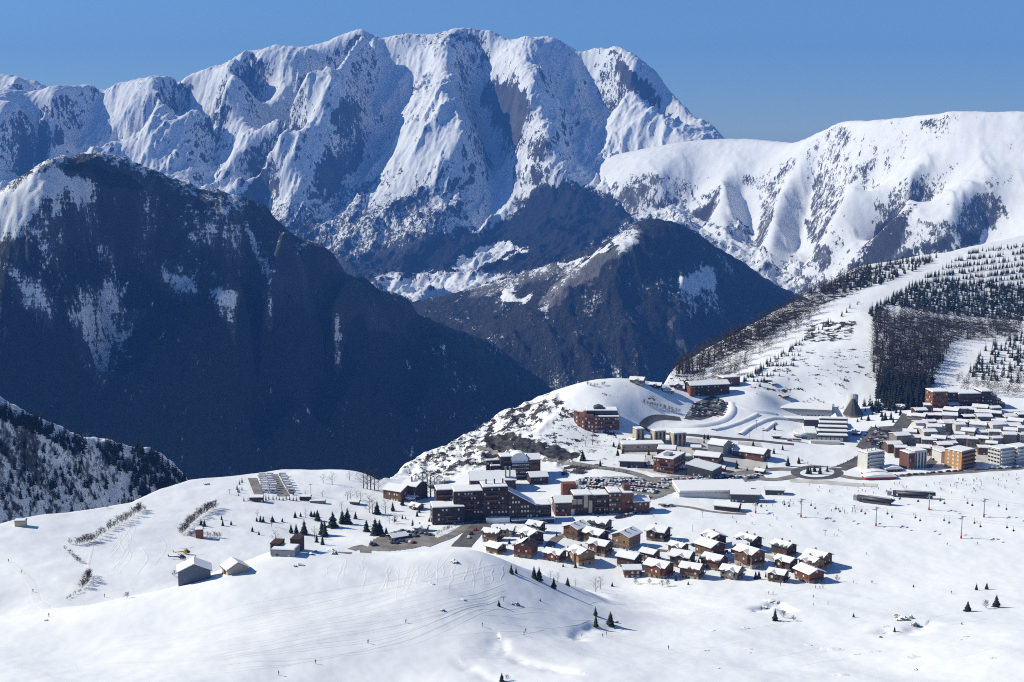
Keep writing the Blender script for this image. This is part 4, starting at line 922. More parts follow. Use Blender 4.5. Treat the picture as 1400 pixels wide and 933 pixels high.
# ---- white and orange blocks at the front of the village
def balc(t, x0, x1, z0, n, fh, wall=WHITE):
    for k in range(n): MB().box(x0, x1, -1.4, -.02, z0 + fh*k, z0 + fh*k + 1.1).build('balcony', wall, t)
t, d = big('white_block', 'white apartment block with a blank end wall beside the roundabout', 'apartment building', 1196, 644, 26, 'apartment buildings of the resort', 3); u = d / F
w_ = block(t, -12*u, 18*u, 0, 12, 0, 15.5, WHITE, 5, 6, 'F', GLASS, prob=1, pname='wall', wsize=(2.6, 1.3)); balc(t, -9*u, 17*u, 1.2, 5, 3.0)
for q in range(3): MB().box((-6 + 7*q)*u, (-4.6 + 7*q)*u, 5, 6.4, 16.2, 18.2).build('chimney', WHITE, w_)
t, d = big('striped_block', 'apartment block half brown and half white with upright stripes', 'apartment building', 1255, 642, 20, 'apartment buildings of the resort', 3); u = d / F
block(t, -15*u, -5*u, -1, 12, 0, 14.5, BRICK, 4, 2, 'F', prob=.5, pname='brown_wing')
w_ = block(t, -4.9*u, 16*u, 0, 12, 0, 15.5, WHITE, 0, 0, pname='white_wing')
for q in range(4): MB().box((-3 + 5*q)*u, (-.6 + 5*q)*u, -.1, -.01, .9, 14.6).build('window', GLASS if q % 2 else SLATE, w_)
t, d = big('orange_block', 'bright orange apartment block with a shaded brown long side', 'apartment building', 1322, 643, 38, 'apartment buildings of the resort', 4); u = d / F
w_ = block(t, -10*u, 22*u, 0, 16, 0, 16, ORANGE, 5, 7, 'F', GLASS, prob=.9, pname='wall', wsize=(1.6, 1.5))
for i in range(5):
    for j in range(3): window(w_, -10*u - .06, 3.5 + j*4.4, 1.6 + i*3.2, 90, 1.7, 1.7, PANE)
balc(t, -8*u, 21*u, 1, 5, 3.2, BRICK)
hall('grey_block', 'small light grey block leaning against the left of the orange one', 'apartment building', 1297, 635, 19, 13, 9, 18, WHITE, 'flat', 3, 4, 'F', .8, dy=5)
for lab, px, w1, dy in (('long white apartment block with dark balcony rows at the right edge', 1377, 24, 2), ('white apartment wing running off the right edge of the photo', 1404, 24, 8)):
    t, d = big('white_block', lab, 'apartment building', px, 637, 28, 'apartment buildings of the resort', dy); u = d / F
    block(t, -w1*u*.55, w1*u*.6, 0, 13, 0, 15, WHITE, 5, 5, 'FL', GLASS, prob=1, pname='wall', wsize=(2.4, 1.3)); balc(t, -w1*u*.5, w1*u*.55, 1.2, 5, 2.95)
# round snow roofs at the foot of the white block
for k, (px, py, w1) in enumerate(((1199,652,34),(1223,646,24),(1205,657,44))):
    t, d = big('pavilion', ('low timber pavilion with a domed snow roof below the white block','small domed pavilion right of the white block','widest domed pavilion with red panels by the ski run')[k], 'pavilion', px, py, 5, 'domed pavilions by the ski run', 2); u = d / F
    MB().box(-w1*u/2, w1*u/2, 0, 8, 0, 3.6).build('wall', (W_BROWN, W_DARK, REDP)[k], t)
    MB().prism([(-w1*u/2 - .6, 3.603), (w1*u/2 + .6, 3.603), (w1*u/2 + .4, 4.3), (w1*u*.25, 5.4), (0, 5.8), (-w1*u*.25, 5.4), (-w1*u/2 - .4, 4.3)], -.6, 8.6, 'y').build('roof_snow', M_SNOW, t)
    for j in range(5): window(t, -w1*u*.4 + j*w1*u*.2, -.05, 1, 0, 1.6, 1.7)
# ================================================================== the old village on the right
ORD = ['first', 'second', 'third', 'fourth', 'fifth', 'sixth', 'seventh', 'eighth', 'ninth', 'tenth', 'eleventh', 'twelfth']
VROWS = [
 ('front row, just behind the apartment blocks', [(1222,619,20),(1232,626,16),(1265,622,20),(1281,625,15),(1291,622,20),(1346,622,16),(1357,618,15)]),
 ('second row behind the apartment blocks', [(1232,609,22),(1254,608,19),(1271,613,19),(1285,613,19),(1300,616,15),(1316,611,20),(1330,614,14),(1345,609,17),(1362,611,14),(1380,608,18)]),
 ('third row behind the apartment blocks', [(1245,600,18),(1257,597,12),(1270,604,19),(1300,610,19),(1326,603,18),(1342,601,15),(1360,602,16),(1383,602,18),(1398,604,16),(1313,605,13)]),
 ('fourth row behind the apartment blocks', [(1259,590,17),(1278,597,19),(1296,589,19),(1325,598,17),(1340,592,22),(1363,594,21),(1385,592,22),(1312,594,14),(1286,592,13),(1400,597,15)]),
 ('fifth row behind the apartment blocks', [(1258,582,17),(1292,590,19),(1300,581,20),(1346,583,20),(1367,585,19),(1391,587,20),(1272,586,15),(1318,586,15),(1332,588,14)]),
 ('sixth row, nearest the brown hotel', [(1258,574,17),(1303,574,20),(1344,575,20),(1380,579,22),(1272,577,15),(1287,579,15),(1324,579,15),(1362,578,15),(1398,578,14)]),
 ('seventh row, against the foot of the brown hotel', [(1302,564,16),(1326,569,18),(1342,568,20),(1285,571,14),(1314,572,13),(1270,567,13),(1360,571,14)]),
]
WALLS = [(W_BROWN,'brown'),(BEIGE,'beige'),(W_DARK,'dark'),(WHITE,'white'),(GREY,'grey'),(STONE,'stone')]
seen = set()
k = 0
for row, L in VROWS:
    for j, (px, py, w1) in enumerate(sorted(L)):
        p = on(px, py); wm, wn = WALLS[(k * 5 + j) % 6]; k += 1; w_ = w1 * p.y / F; l = w_ * .95; h = 7.0 + (k % 3) * 1.3
        t = thing('village_house', f'{wn} house, {ORD[j]} from left in the {row}', 'house', p + Vector((0, l*.35, -1)), -20 + (k * 37) % 50 - 12, 'snow roofed houses of the old village')
        r = l / 2 * .26
        b = MB(); b.prism([(-l/2, 0), (l/2, 0), (l/2, h), (0, h + r), (-l/2, h)], -w_/2, w_/2, 'x'); b.build('wall', wm, t)
        rf, top = gable_roof(t, w_, l, h, .26, .6, .5)
        MB().box(-w_*.2 - .4, -w_*.2 + .4, .6, 1.4, h + r*.4, top + 1.2).build('chimney', STONE, rf)
        for i in range(3):
            for fl in range(2): window(t, -w_/2 + (i + .5)*w_/3, -l/2 - .05, 1.6 + fl*2.8, 0, 1.2, 1.2, PANE if rng.random() < .3 else GLASS)
        for i in range(2): window(t, w_/2 + .05, (i - .5)*l*.4, 3.2, 90, 1.2, 1.2, GLASS)
# ================================================================== upper hotel and the houses beside it
t, u = hall('upper_hotel', 'dark brown hotel with a rust coloured end on the shoulder above the stepped car park', 'hotel', 972, 546, 58, 15, 12, 14, BRICKD, 'gable', 4, 12, 'FL', .55, dy=7)
MB().box(-31*u, -24*u, -3, 8, 0, 12).box(-31.4*u, -23.6*u, -3.4, 8.4, 12.003, 12.7).build('rust_wing', [RUST], t)
hall('apartment_block', 'brown block with a flat end standing behind the upper hotel', 'apartment building', 1002, 530, 26, 12, 8, 20, BRICK, 'flat', 3, 5, 'F', .4, dy=8, group='apartment buildings of the resort')
for k, (px, py, w1, lab) in enumerate(((872,526,22,'white roofed house on the crest of the knoll'),(897,531,18,'grey house on the knoll edge left of the upper houses'),(925,532,20,'small snow roofed house left of the upper hotel'),(914,538,16,'low house half buried in snow in front of the upper houses'),(938,524,17,'small dark house just left above the upper hotel'),(1072,545,13,'dark hut on the slope above the flat sports hall'),(1057,527,9,'tiny hut at the foot of the tree line'))):
    chalet(px, py, w1, -20 + 9*k, (STONE, W_DARK, W_BROWN)[k % 3], lab, hf=.42, group='small houses around the upper hotel', balcony=False, name='mountain_house', fr=1)
# ================================================================== left shelf
def barn(label, px, py, wpx, rot, wall, h=6, deep=.8, pitch=.5):
    p = on(px, py); w_ = wpx * p.y / F; l = w_*deep
    t = thing('barn', label, 'barn', p + Vector((0, l*.4, -2)), rot, 'snow roofed barns behind the hump')
    r = l/2*pitch; MB().prism([(-l/2, 0), (l/2, 0), (l/2, h), (0, h + r), (-l/2, h)], -w_/2, w_/2, 'x').build('wall', wall, t)
    gable_roof(t, w_, l, h, pitch, .8, .5, DMETAL); MB().box(-1.6, 1.6, -l/2 - .06, -l/2 - .01, 0, 4.2).build('door', W_DARK, t); return t
barn('blue grey barn with a steep white roof behind the snow hump', 262, 798, 30, -76, simple('blue_grey_boards', (0.13, 0.15, 0.19), .8, .2), 7.5, 1.5, .45)
barn('small stone barn with a white roof right of the blue grey one', 319, 785, 25, -60, BEIGE, 4.5, 1.2, .55)
t, u = hall('terrace_restaurant', 'grey terrace restaurant with dark sheds behind the crest rocks', 'restaurant', 386, 763, 34, 9, 3.2, -8, GREY, 'flat', 1, 6, 'FL', .6, dy=2)
MB().box(-22*u, -8*u, 4, 12, 0, 6.5).box(-22.4*u, -7.6*u, 3.6, 12.4, 6.503, 6.9).build('dark_shed', [W_DARK], t); MB().box(2*u, 16*u, 10.1, 18, 0, 7).box(1.6*u, 16.4*u, 9.8, 18.4, 7.003, 7.6).build('rear_hall', [W_DARK], t)
t, u = hall('rusty_cabin', 'rusty square cabin by the end of the brown hedge', 'cabin', 272, 737, 10, 5, 5.5, 8, RUST, 'flat', 1, 2, 'F', .5, dy=1, snow=.2)
hall('stone_hut', 'pale stone hut alone on the far left ridge', 'hut', 27, 721, 15, 5, 3.4, 10, BEIGE, 'flat', 1, 2, 'F', .4, dy=1, snow=.4)
hall('long_shed', 'long dark open shed below the campervan park', 'shed', 350, 687, 19, 5, 3, 3, W_DARK, 'flat', 1, 5, 'F', .8, dy=1, snow=.3)
hall('low_shed', 'low dark shed right of the camper park hedge', 'shed', 417, 685, 16, 5, 2.4, 3, W_DARK, 'flat', 1, 4, 'F', .8, dy=1, snow=.4)
hall('low_shed', 'small half buried shed at the right end of the hedge', 'shed', 484, 691, 12, 4, 2, -10, W_BROWN, 'gable', 0, 0, dy=1)
t, u = hall('bus_station', 'long pale shelter wall across the shelf right of the campervans', 'shelter', 434, 689, 22, 3, 1.5, 3, STONE, 'flat', 0, 0, dy=1, snow=.4)
t, u = hall('large_chalet', 'large brown chalet with several white roofs at the cliff edge', 'chalet', 535, 687, 30, 16, 7, -30, W_BROWN, 'gable', 2, 7, 'FRL', .6, dy=6)
block(t, 4*u, 28*u, 10, 24, 0, 11, W_DARK, 3, 5, 'F', roof='gable', prob=.6, pname='rear_wing'); MB().box(14*u, 15.5*u, 14, 15.2, 10, 17).build('chimney', STONE, t)
for k, (px, py, w1, m_, lab) in enumerate(((569,697,18,W_BROWN,'small house with brown front left of the dark complex'),(562,685,16,STONE,'small white roofed house behind the brown fronted one'),(576,727,20,GREY,'grey shed with a tilted white roof by the dark complex'),(604,716,22,SLATE,'grey gabled house at the foot of the dark complex'),(607,661,15,GREY,'small grey house beside the brown thicket'),(590,667,16,GREY,'low white roofed house in front of the brown thicket'),(543,737,26,W_DARK,'long low dark shed on the edge of the gravel car park'))):
    chalet(px, py, w1, -30 + 11*k, m_, lab, hf=.42 if w1 < 24 else .22, group='small houses around the dark complex', balcony=False, name='small_house', fr=1)

for k, (px, py, w1, m_, lab) in enumerate(((866,607,14,W_BROWN,'small brown house above the string of conifers'),(985,645,16,W_DARK,'small dark house between the metal hall and the long lodge'),(952,616,14,BEIGE,'small beige house under the widest tower block'),(1002,612,15,W_BROWN,'brown house just above the long red lodge'),(890,640,14,GREY,'small grey house left of the red brown block'),(1040,648,14,W_RED,'small reddish house by the road to the roundabout'),(932,643,13,W_BROWN,'little brown house in the yard right of the red brown block'),(1062,600,12,W_DARK,'dark hut beside the lone conifer above the rink'),(1148,588,14,SLATE,'slate house squeezed behind the congress centre'),(1232,560,14,W_BROWN,'brown house at the top end of the main street'),(1250,574,14,BEIGE,'beige house on the left edge of the old village'),(1172,596,12,W_DARK,'dark hut at the corner of the market lot'))):
    chalet(px, py, w1, -25 + 13*k % 60 - 20, m_, lab, hf=.5, group='small houses of the middle quarter', balcony=False, name='small_house', fr=1)
# ================================================================== trees and shrubs
NEEDLE = simple('conifer_needles', (0.05, 0.062, 0.042), 0.9, 0.5, 1.5, 0.1); NEEDLE2 = simple('dark_needles', (0.035, 0.042, 0.034), 0.9, 0.45, 1.2, 0.1)
BARK = simple('bark', (0.07, 0.052, 0.04), 0.9, 0.4, 2.0); TWIG = simple('bare_twigs', (0.085, 0.065, 0.052), 0.9, 0.35, 1.0); BIRCH = simple('pale_twigs', (0.27, 0.23, 0.20), 0.9, 0.3, 1.0)
def conifer_meshes(seed, tiers, blades, slim=.3, needle=NEEDLE):
    """unit height: trunk mesh and a crown of drooping branch blades in whorls"""
    r_ = random.Random(seed); tr = MB().tube([(0,0,-.06),(0,0,.5),(0.004,0,.96)], [.022,.014,.004], 5).mesh('trunk', BARK)
    b = MB()
    for i in range(tiers):
        f = i / tiers; z = .07 + .9 * f ** .92; rad = slim * (1 - f) ** .85 * r_.uniform(.78, 1.12) + .012
        a0 = r_.uniform(0, 6.28); n = max(4, int(blades * (1 - .55 * f)))
        for k in range(n):
            a = a0 + 2 * math.pi * k / n + r_.uniform(-.25, .25); L = rad * r_.uniform(.7, 1.15); w_ = L * r_.uniform(.32, .5) + .008; dz = L * r_.uniform(.25, .55); th = .035 * (1 - f) + .012
            c, s = math.cos(a), math.sin(a)
            def q(u, v, h): return (c*u - s*v, s*u + c*v, h)
            b.add([q(0,0,z+th*1.6), q(L*.55,w_,z-dz*.4), q(L,0,z-dz), q(L*.55,-w_,z-dz*.4), q(L*.45,0,z-dz*.1-th*2)], [(0,1,2),(0,2,3),(4,1,0),(4,0,3),(4,2,1),(4,3,2)])
    b.add([(.014,0,.9),(-.007,.012,.9),(-.007,-.012,.9),(0,0,1.0)], [(0,1,3),(1,2,3),(2,0,3)])
    return tr, b.mesh('crown', needle)
def bare_meshes(seed, n1=9, n2=5, n3=3, spread=.42, mat=TWIG, thick=1.0, trunk=True, z0=.12, up=(.35, .95)):
    r_ = random.Random(seed); tb = MB(); tb.tube([(0,0,-.05),(.01,0,.35),(-.01,.01,.7),(0,0,.97)], [.022*thick,.016*thick,.009*thick,.003], 5)
    b = MB()
    def stick(p, d, L, r0, lev):
        e = p + d * L; u = d.orthogonal().normalized(); v = d.cross(u)
        b.add([p+u*r0, p-u*r0*.5+v*r0*.87, p-u*r0*.5-v*r0*.87, e], [(0,1,3),(1,2,3),(2,0,3)])
        if lev < 2:
            for _ in range((n2, n3)[lev]):
                t_ = r_.uniform(.3, .95); d2 = (d + Vector((r_.uniform(-1,1), r_.uniform(-1,1), r_.uniform(-.2,.9))) * .75).normalized(); stick(p + d*L*t_, d2, L*r_.uniform(.35,.6), r0*.55, lev + 1)
    for i in range(n1):
        z = z0 + (.9 - z0) * i / n1; a = i * 2.4 + r_.uniform(-.4,.4); el = r_.uniform(*up)
        d = Vector((math.cos(a)*math.cos(el), math.sin(a)*math.cos(el), math.sin(el))); stick(Vector((0,0,z)), d, spread*(1 - .6*(z - z0))*r_.uniform(.75,1.1), .008*thick, 0)
    return tb.mesh('trunk', BARK if mat is not BIRCH else BIRCH), b.mesh('twigs', mat)
SCRUB = simple('brown_scrub', (0.075, 0.056, 0.045), 0.9, 0.35, 1.0)
CON = [conifer_meshes(s, 12, 11, .27 + .03*(s % 3)) for s in range(4)]
BARE = [bare_meshes(s, 10, 5, 4) for s in range(3)]; PALE = [bare_meshes(s + 10, 11, 5, 4, .36, BIRCH) for s in range(2)]
BUSH = [bare_meshes(s + 20, 22, 7, 5, .55, SCRUB, 1.5, z0=.02, up=(.3, 1.35)) for s in range(3)]
def tree(name, kind, px, py, hpx, label, cat='tree', group=None, wide=1.0, crown='crown'):
    p = on(px, py); h = hpx * p.y / F * 1.2; me = kind[rng.randrange(len(kind))]
    t = thing(name, label, cat, p, rng.uniform(0, 360), group); t.scale = (h*wide, h*wide, h)
    link('trunk', me[0], t); link('crown', me[1], t); return t
CT = [ # px, py, height, label
 (699,784,12,'larger conifer of the pair at the top of the shaded bank below the red chalet'),(705.5,784,8,'smaller conifer of the pair at the top of the shaded bank below the red chalet'),
 (730,791,16,'left conifer of the twin dark trees halfway down the shaded bank'),(737,794.5,18,'right and taller conifer of the twin dark trees halfway down the shaded bank'),
 (757,804.5,15,'dark conifer at the lower end of the shaded bank'),(776,801,11,'dark conifer across the gully below the tan chalet'),(837,802,6,'tiny conifer on the snow below the flat red chalet'),
 (814,842,12,'upper conifer of three in the foreground snow hollow'),(814.5,857,15,'lower left conifer of three in the foreground snow hollow'),(834.5,855,18,'broad dark conifer, rightmost of three in the foreground snow hollow'),
 (738.5,822,4,'tiny lone conifer on the smooth foreground slope'),(682,829,8,'small ragged conifer beside the foreground rocks'),(686,932,12,'conifer cut off by the bottom edge of the photo'),
 (1059.6,849,16,'lone conifer next to the small snow cave in the right foreground'),(1167,844,6,'small conifer in open snow between the cave tree and the rocky outcrop'),(1223,864,7,'small conifer in front of the rocky outcrop'),
 (1323,836,13.5,'slim conifer left of the brown bush in the right foreground'),(1335,807,9,'left conifer of a pair on the far right snow'),(1349,806,9,'right conifer of a pair on the far right snow'),(1362,830,16,'ragged tall conifer right of the brown bush in the right foreground'),(1315,854,4,'tiny conifer in the right foreground'),(1249,803,4,'tiny conifer above the right foreground roll'),
 (275,718,8,'left conifer of two beside the brown hedge above the helicopters'),(279.5,720,9,'right conifer of two beside the brown hedge above the helicopters'),(303,711,6,'upper conifer of a stacked pair above the rusty cabin'),(304.5,719,8,'lower conifer of a stacked pair above the rusty cabin'),(316,718,6,'single small conifer right of the stacked pair'),
 (351,713,6,'smallest conifer of a clump of three left of the shelf middle'),(356,714,9,'tallest conifer of a clump of three left of the shelf middle'),(360,714,8,'rightmost conifer of a clump of three left of the shelf middle'),(372.5,714,8.5,'conifer with a bare bush at its foot, right of the clump of three'),(386,714,6,'small lone conifer in the middle of the shelf'),
 (345,727,7,'conifer on the snow below the clump of three'),(354,731.5,5.5,'smallest conifer above the terrace restaurant'),(403.5,708,8.5,'larger conifer of a pair below the dark sheds'),(411,706.6,6,'smaller conifer of a pair below the dark sheds'),
 (425.5,706.5,8,'left bushy conifer under the shelf road'),(430,706.5,7,'right bushy conifer under the shelf road'),(434,712,14,'shapely conifer just right of the two bushy ones'),
 (398,729,12,'slim conifer at the left end of the dark grove behind the restaurant'),(405,728.5,12,'second slim conifer in the dark grove behind the restaurant'),(416,731,20,'tallest conifer of the dark grove behind the restaurant'),
 (440,731,19,'left of two tall close conifers by the shaded hollow'),(444,733,20,'right of two tall close conifers by the shaded hollow'),(455,721,20,'broad conifer above the shaded hollow'),(468,716,18,'left of two tall dark conifers at the top of the hollow'),(475,716.5,21,'right and taller of two dark conifers at the top of the hollow'),(486,709.5,9.5,'small conifer right of the tall ones above the hollow'),
 (501,727,15,'conifer left of the bushy giant beside the gravel car park'),(513,732,22,'bushy giant conifer beside the gravel car park'),(519,732,20,'conifer merging into the right side of the bushy giant'),(528,731,9.5,'small conifer right of the bushy giant'),(515.5,703,17,'tall narrow conifer below the large chalet'),(537,699,12,'conifer in front of the large chalet'),(550,691,11,'round topped conifer right of the large chalet'),
 (433,742,11,'small conifer at the restaurant roof edge'),(441,745,12,'conifer right of the restaurant roof'),
 (796.5,630,14,'dark conifer alone on the slope under the hillside hotel'),(839,611,7,'first conifer of the string going down from the beige school'),(846,614,8,'second conifer of the string going down from the beige school'),(844.5,623,9,'third conifer of the string going down from the beige school'),(851,626,11,'lowest and largest conifer of the string by the beige school'),(820.5,638,9,'conifer on the edge of the road bend'),
 (1059,588,8,'lone conifer on the snow mounds above the ice rink'),(1058,620.5,8,'left lower conifer beside the white rink field'),(1070,615.5,7,'upper conifer beside the white rink field'),(1077,637.5,13,'big dark conifer at the rink corner'),(1007,641,11,'dark conifer at the end of the long red lodge'),(963,600.5,7,'left of two conifers above the concrete block'),(968,600.5,7,'right of two conifers above the concrete block'),(928,658,7,'conifer before the metal hall'),(815,674,9,'conifer standing among the rows of parked cars'),(982,549.5,6,'conifer above the stepped car park'),
 (1092,634,9,'thin conifer on the lower edge of the rink field'),(1104.5,648,11,'leftmost conifer on the roundabout'),(1108,648.5,10,'second conifer on the roundabout'),(1113.5,645,9,'middle conifer on the roundabout'),(1121,648,11,'fourth conifer on the roundabout'),(1131,645,8,'rightmost conifer on the roundabout'),
 (1158.5,564,7.5,'conifer left of the church'),(1198,565,7,'conifer between the church and the old village street'),(1210,574,10,'left of two tall conifers by the village street'),(1218,574,10.5,'right of two tall conifers by the village street'),(1187,575,8,'conifer just right of the church'),(1203.5,613.5,6,'conifer at the corner of the striped lot'),
 (955,776,11,'bushy conifer between two chalets of the hamlet'),(1033,792,11,'left of two conifers at the lower hamlet edge'),(1037.5,792,11,'right of two conifers at the lower hamlet edge'),(776.5,754,8,'small conifer in the hamlet next to the driveway'),(761,734,7,'conifer at the top of the hamlet driveway'),(1266,598,12,'dark tree among the old village houses'),
]
for px, py, h, lab in CT:
    tree('conifer', CON, px, py, h, lab, group='single conifers around the resort', wide=1.35 if 'bush' in lab or 'broad' in lab else 1.05)
BT = [(814.5,810,20,PALE,'tall pale bare tree in the gully below the hamlet'),(821,806,17,PALE,'second pale bare tree close to the tall one in the gully'),(753,792,11,BARE,'bare tree left of the gully conifer'),(762.5,795,11,BARE,'bare tree between the two gully conifers'),(787,802,10,BARE,'rounded bare tree at the bottom of the shaded bank'),
 (801,611,14,BARE,'left bare tree below the hillside hotel'),(810,608.5,16,BARE,'right bare tree below the hillside hotel'),(785,618,7,BARE,'small bare tree on the knoll face'),(377,744.5,18,BARE,'tall bare tree behind the terrace restaurant'),(371,720,11,BARE,'thin bare tree beside a conifer on the shelf'),(352,706,9,BARE,'thin bare tree above the clump of three conifers'),
 (505,701,24,PALE,'tallest pale bare tree on the shelf'),(509,703,22,PALE,'second tall pale bare tree on the shelf'),(418,708.5,12,PALE,'pale bare tree between conifers below the sheds'),(475,684,12,BARE,'first bare tree of four below the shelf edge'),(479,684.5,13,BARE,'second bare tree of four below the shelf edge'),(488,684,12,BARE,'third bare tree of four below the shelf edge'),(493,684.5,12,BARE,'fourth bare tree of four below the shelf edge'),
 (442,661,12,BARE,'round bare tree on the open shelf top'),(454,663,15,BARE,'dense brown bare tree on the open shelf top'),(478,657,12,BARE,'bare tree at the outer shelf edge'),(527,703,18,BARE,'bare tree left of the large chalet'),(532,716,13,BARE,'bare tree below the large chalet'),(467,697,10,BARE,'bare tree above the tall dark conifers'),(418,679,8,BARE,'bare tree left of the pylon on the shelf'),(441,680,8,BARE,'bare tree right of the pylon on the shelf'),
 (430,736,15,BARE,'yellowish bare tree in the grove behind the restaurant')]
for px, py, h, kd, lab in BT: tree('bare_tree', kd, px, py, h, lab, group='single bare trees', wide=1.15)
# brown thickets at the cliff edge
for k, (px, py, h) in enumerate([(497,668,22),(502,669,26),(507,670,27),(512,670,24),(517,671,18),(568,680,26),(573,681,30),(578,682,33),(584,682,34),(589,681,32),(594,680,28),(601,679,22),(608,677,18)]):
    tree('bare_tree', BARE, px, py, h, 'bare brown tree in the thicket by the large chalet' if k < 5 else 'bare brown tree in the thicket left of the dark complex', group='brown thicket left of the large chalet' if k < 5 else 'brown thicket beside the dark complex', wide=1.3)
def bush(px, py, hpx, label, group=None, wide=1.2):
    p = on(px, py); h = hpx * p.y / F; t = link('shrub', BUSH[rng.randrange(3)][1], None, p, rng.uniform(0, 6.28), (h*wide, h*wide, h)); return tag(t, label, 'shrub', group)
for px, py, h, lab in [(174,818,9,'round bare bush alone in the left bowl'),(869,799,9,'bare bush under the flat red chalet'),(888,799,8,'bare bush right of the flat red chalet'),(905,803,10,'wide bare bush below the long red chalet'),(913,802,10,'bare bush at the lower corner of the long red chalet'),(1144.5,795.5,9,'bare bush right of the hamlet end'),(1192,798.5,5,'low bare bush in the open snow right of the hamlet'),(1348,832,12,'brown bush between two conifers in the right foreground'),(1071,845,11,'bare bush right of the cave tree'),(1085,849,8,'round snowy bush right of the cave tree'),(1041,836,7,'bare bush left of the snow cave'),(246,786,9,'bare bush at the end of the blue grey barn'),(238,788,8,'bare bush inside the barn fence'),(540,716,10,'bare bush below the brown fronted small house'),(693,930,8,'bare bush beside the bottom edge conifer'),(89,752,6,'dark bush at the low end of the left hedge'),(96,744,8,'rounded bush under the left hedge'),(147,695,5,'small bush on the left ridge line'),(198,698,6,'last small bush at the top of the left hedge'),(66,699,4,'dark bush on the left ridge')]:
    bush(px, py, h, lab)
def hedge(pts, n, h0, h1, label, group, jit=1.2):
    for i in range(n):
        f = (i + .5) / n * (len(pts) - 1); k = min(int(f), len(pts) - 2); f -= k
        px = pts[k][0] + (pts[k+1][0] - pts[k][0])*f + rng.uniform(-jit, jit); py = pts[k][1] + (pts[k+1][1] - pts[k][1])*f + rng.uniform(-.5, .5)
        bush(px, py, rng.uniform(h0, h1), label, group, 1.25)
hedge([(103,746),(118,742),(128,740),(150,724),(170,714),(188,702),(193,697)], 26, 8, 13, 'brown bush in the long diagonal hedge across the left bowl', 'bushes of the long hedge in the left bowl')
hedge([(248,732),(256,722),(268,710),(282,701),(296,694)], 22, 9, 14, 'brown bush in the short curved hedge above the helicopters', 'bushes of the curved hedge above the helicopters')
hedge([(258,733),(266,733),(280,734),(294,735),(303,736)], 10, 6, 9, 'grey bush in the row beside the rusty cabin', 'bushes beside the rusty cabin')
hedge([(113,806),(120,796),(124,786)], 9, 9, 15, 'bare bush in the clump low in the left bowl', 'bush clump low in the left bowl')
hedge([(90,821),(100,815),(112,808)], 7, 3, 5, 'low scrub trailing below the left bowl clump', 'scrub in the left bowl')
hedge([(95,757),(104,766),(110,771)], 6, 5, 8, 'dry bush below the left hedge', 'dry bushes below the left hedge')
hedge([(592,735),(620,722),(655,702)], 16, 4, 7, 'brown scrub on the bank above the gravel car park', 'scrub on the road bank')
hedge([(880,552),(905,558),(930,566)], 14, 4, 7, 'bare bush on the shaded flank of the knoll', 'bushes on the shaded knoll flank'); hedge([(800,527),(815,529),(830,526)], 6, 4, 6, 'bare bush on the top of the knoll', 'bushes on top of the knoll')
hedge([(1088,628),(1130,646),(1150,637),(1175,625)], 20, 2.5, 4, 'dark bush along the rink road', 'bushes along the rink road')
# small conifers and shrubs standing between the buildings
for poly, n, lab, grp in [([(850,640),(900,600),(1040,590),(1080,640),(1000,655)], 24, 'small conifer between the buildings below the curved road', 'conifers between the middle buildings'),([(1230,565),(1400,560),(1400,625),(1240,632)], 36, 'small dark tree between houses of the old village', 'trees of the old village'),([(1160,560),(1240,560),(1232,585),(1175,590)], 14, 'small conifer around the church and the street', 'conifers around the church'),([(680,738),(740,725),(860,738),(1000,752),(1110,790),(1000,800),(870,800),(700,765)], 12, 'little dark conifer in a garden of the hamlet', 'garden conifers of the hamlet'),([(520,690),(600,690),(600,720),(540,730)], 8, 'small conifer among the houses left of the dark complex', 'conifers left of the dark complex')]:
    k = 0
    while k < n:
        x = rng.uniform(min(q[0] for q in poly), max(q[0] for q in poly)); y = rng.uniform(min(q[1] for q in poly), max(q[1] for q in poly))
        if inpoly(x, y, poly): k += 1; p_ = on(x, y); tree('conifer', CON, x, y, rng.uniform(4, 8.5), lab, group=grp)
hedge([(846,606),(850,615),(854,626)], 8, 4, 7, 'scrub down the slope beside the beige school', 'scrub by the beige school'); hedge([(765,642),(800,640),(830,643),(860,648)], 16, 2.5, 5, 'dark scrub on the bank of the lower road', 'scrub on the lower road bank'); hedge([(640,640),(670,634),(700,634)], 14, 5, 9, 'brown scrub under the dark cliff band', 'scrub under the cliff band')
hedge([(1085,562),(1110,546),(1150,560),(1180,566)], 18, 2.5, 5, 'dark bush along the foot of the ski hill', 'bushes at the foot of the ski hill'); hedge([(560,640),(590,622),(640,606),(690,590),(720,572)], 22, 3, 6, 'scrub clinging to the rocky flank of the knoll', 'scrub on the rocky flank')
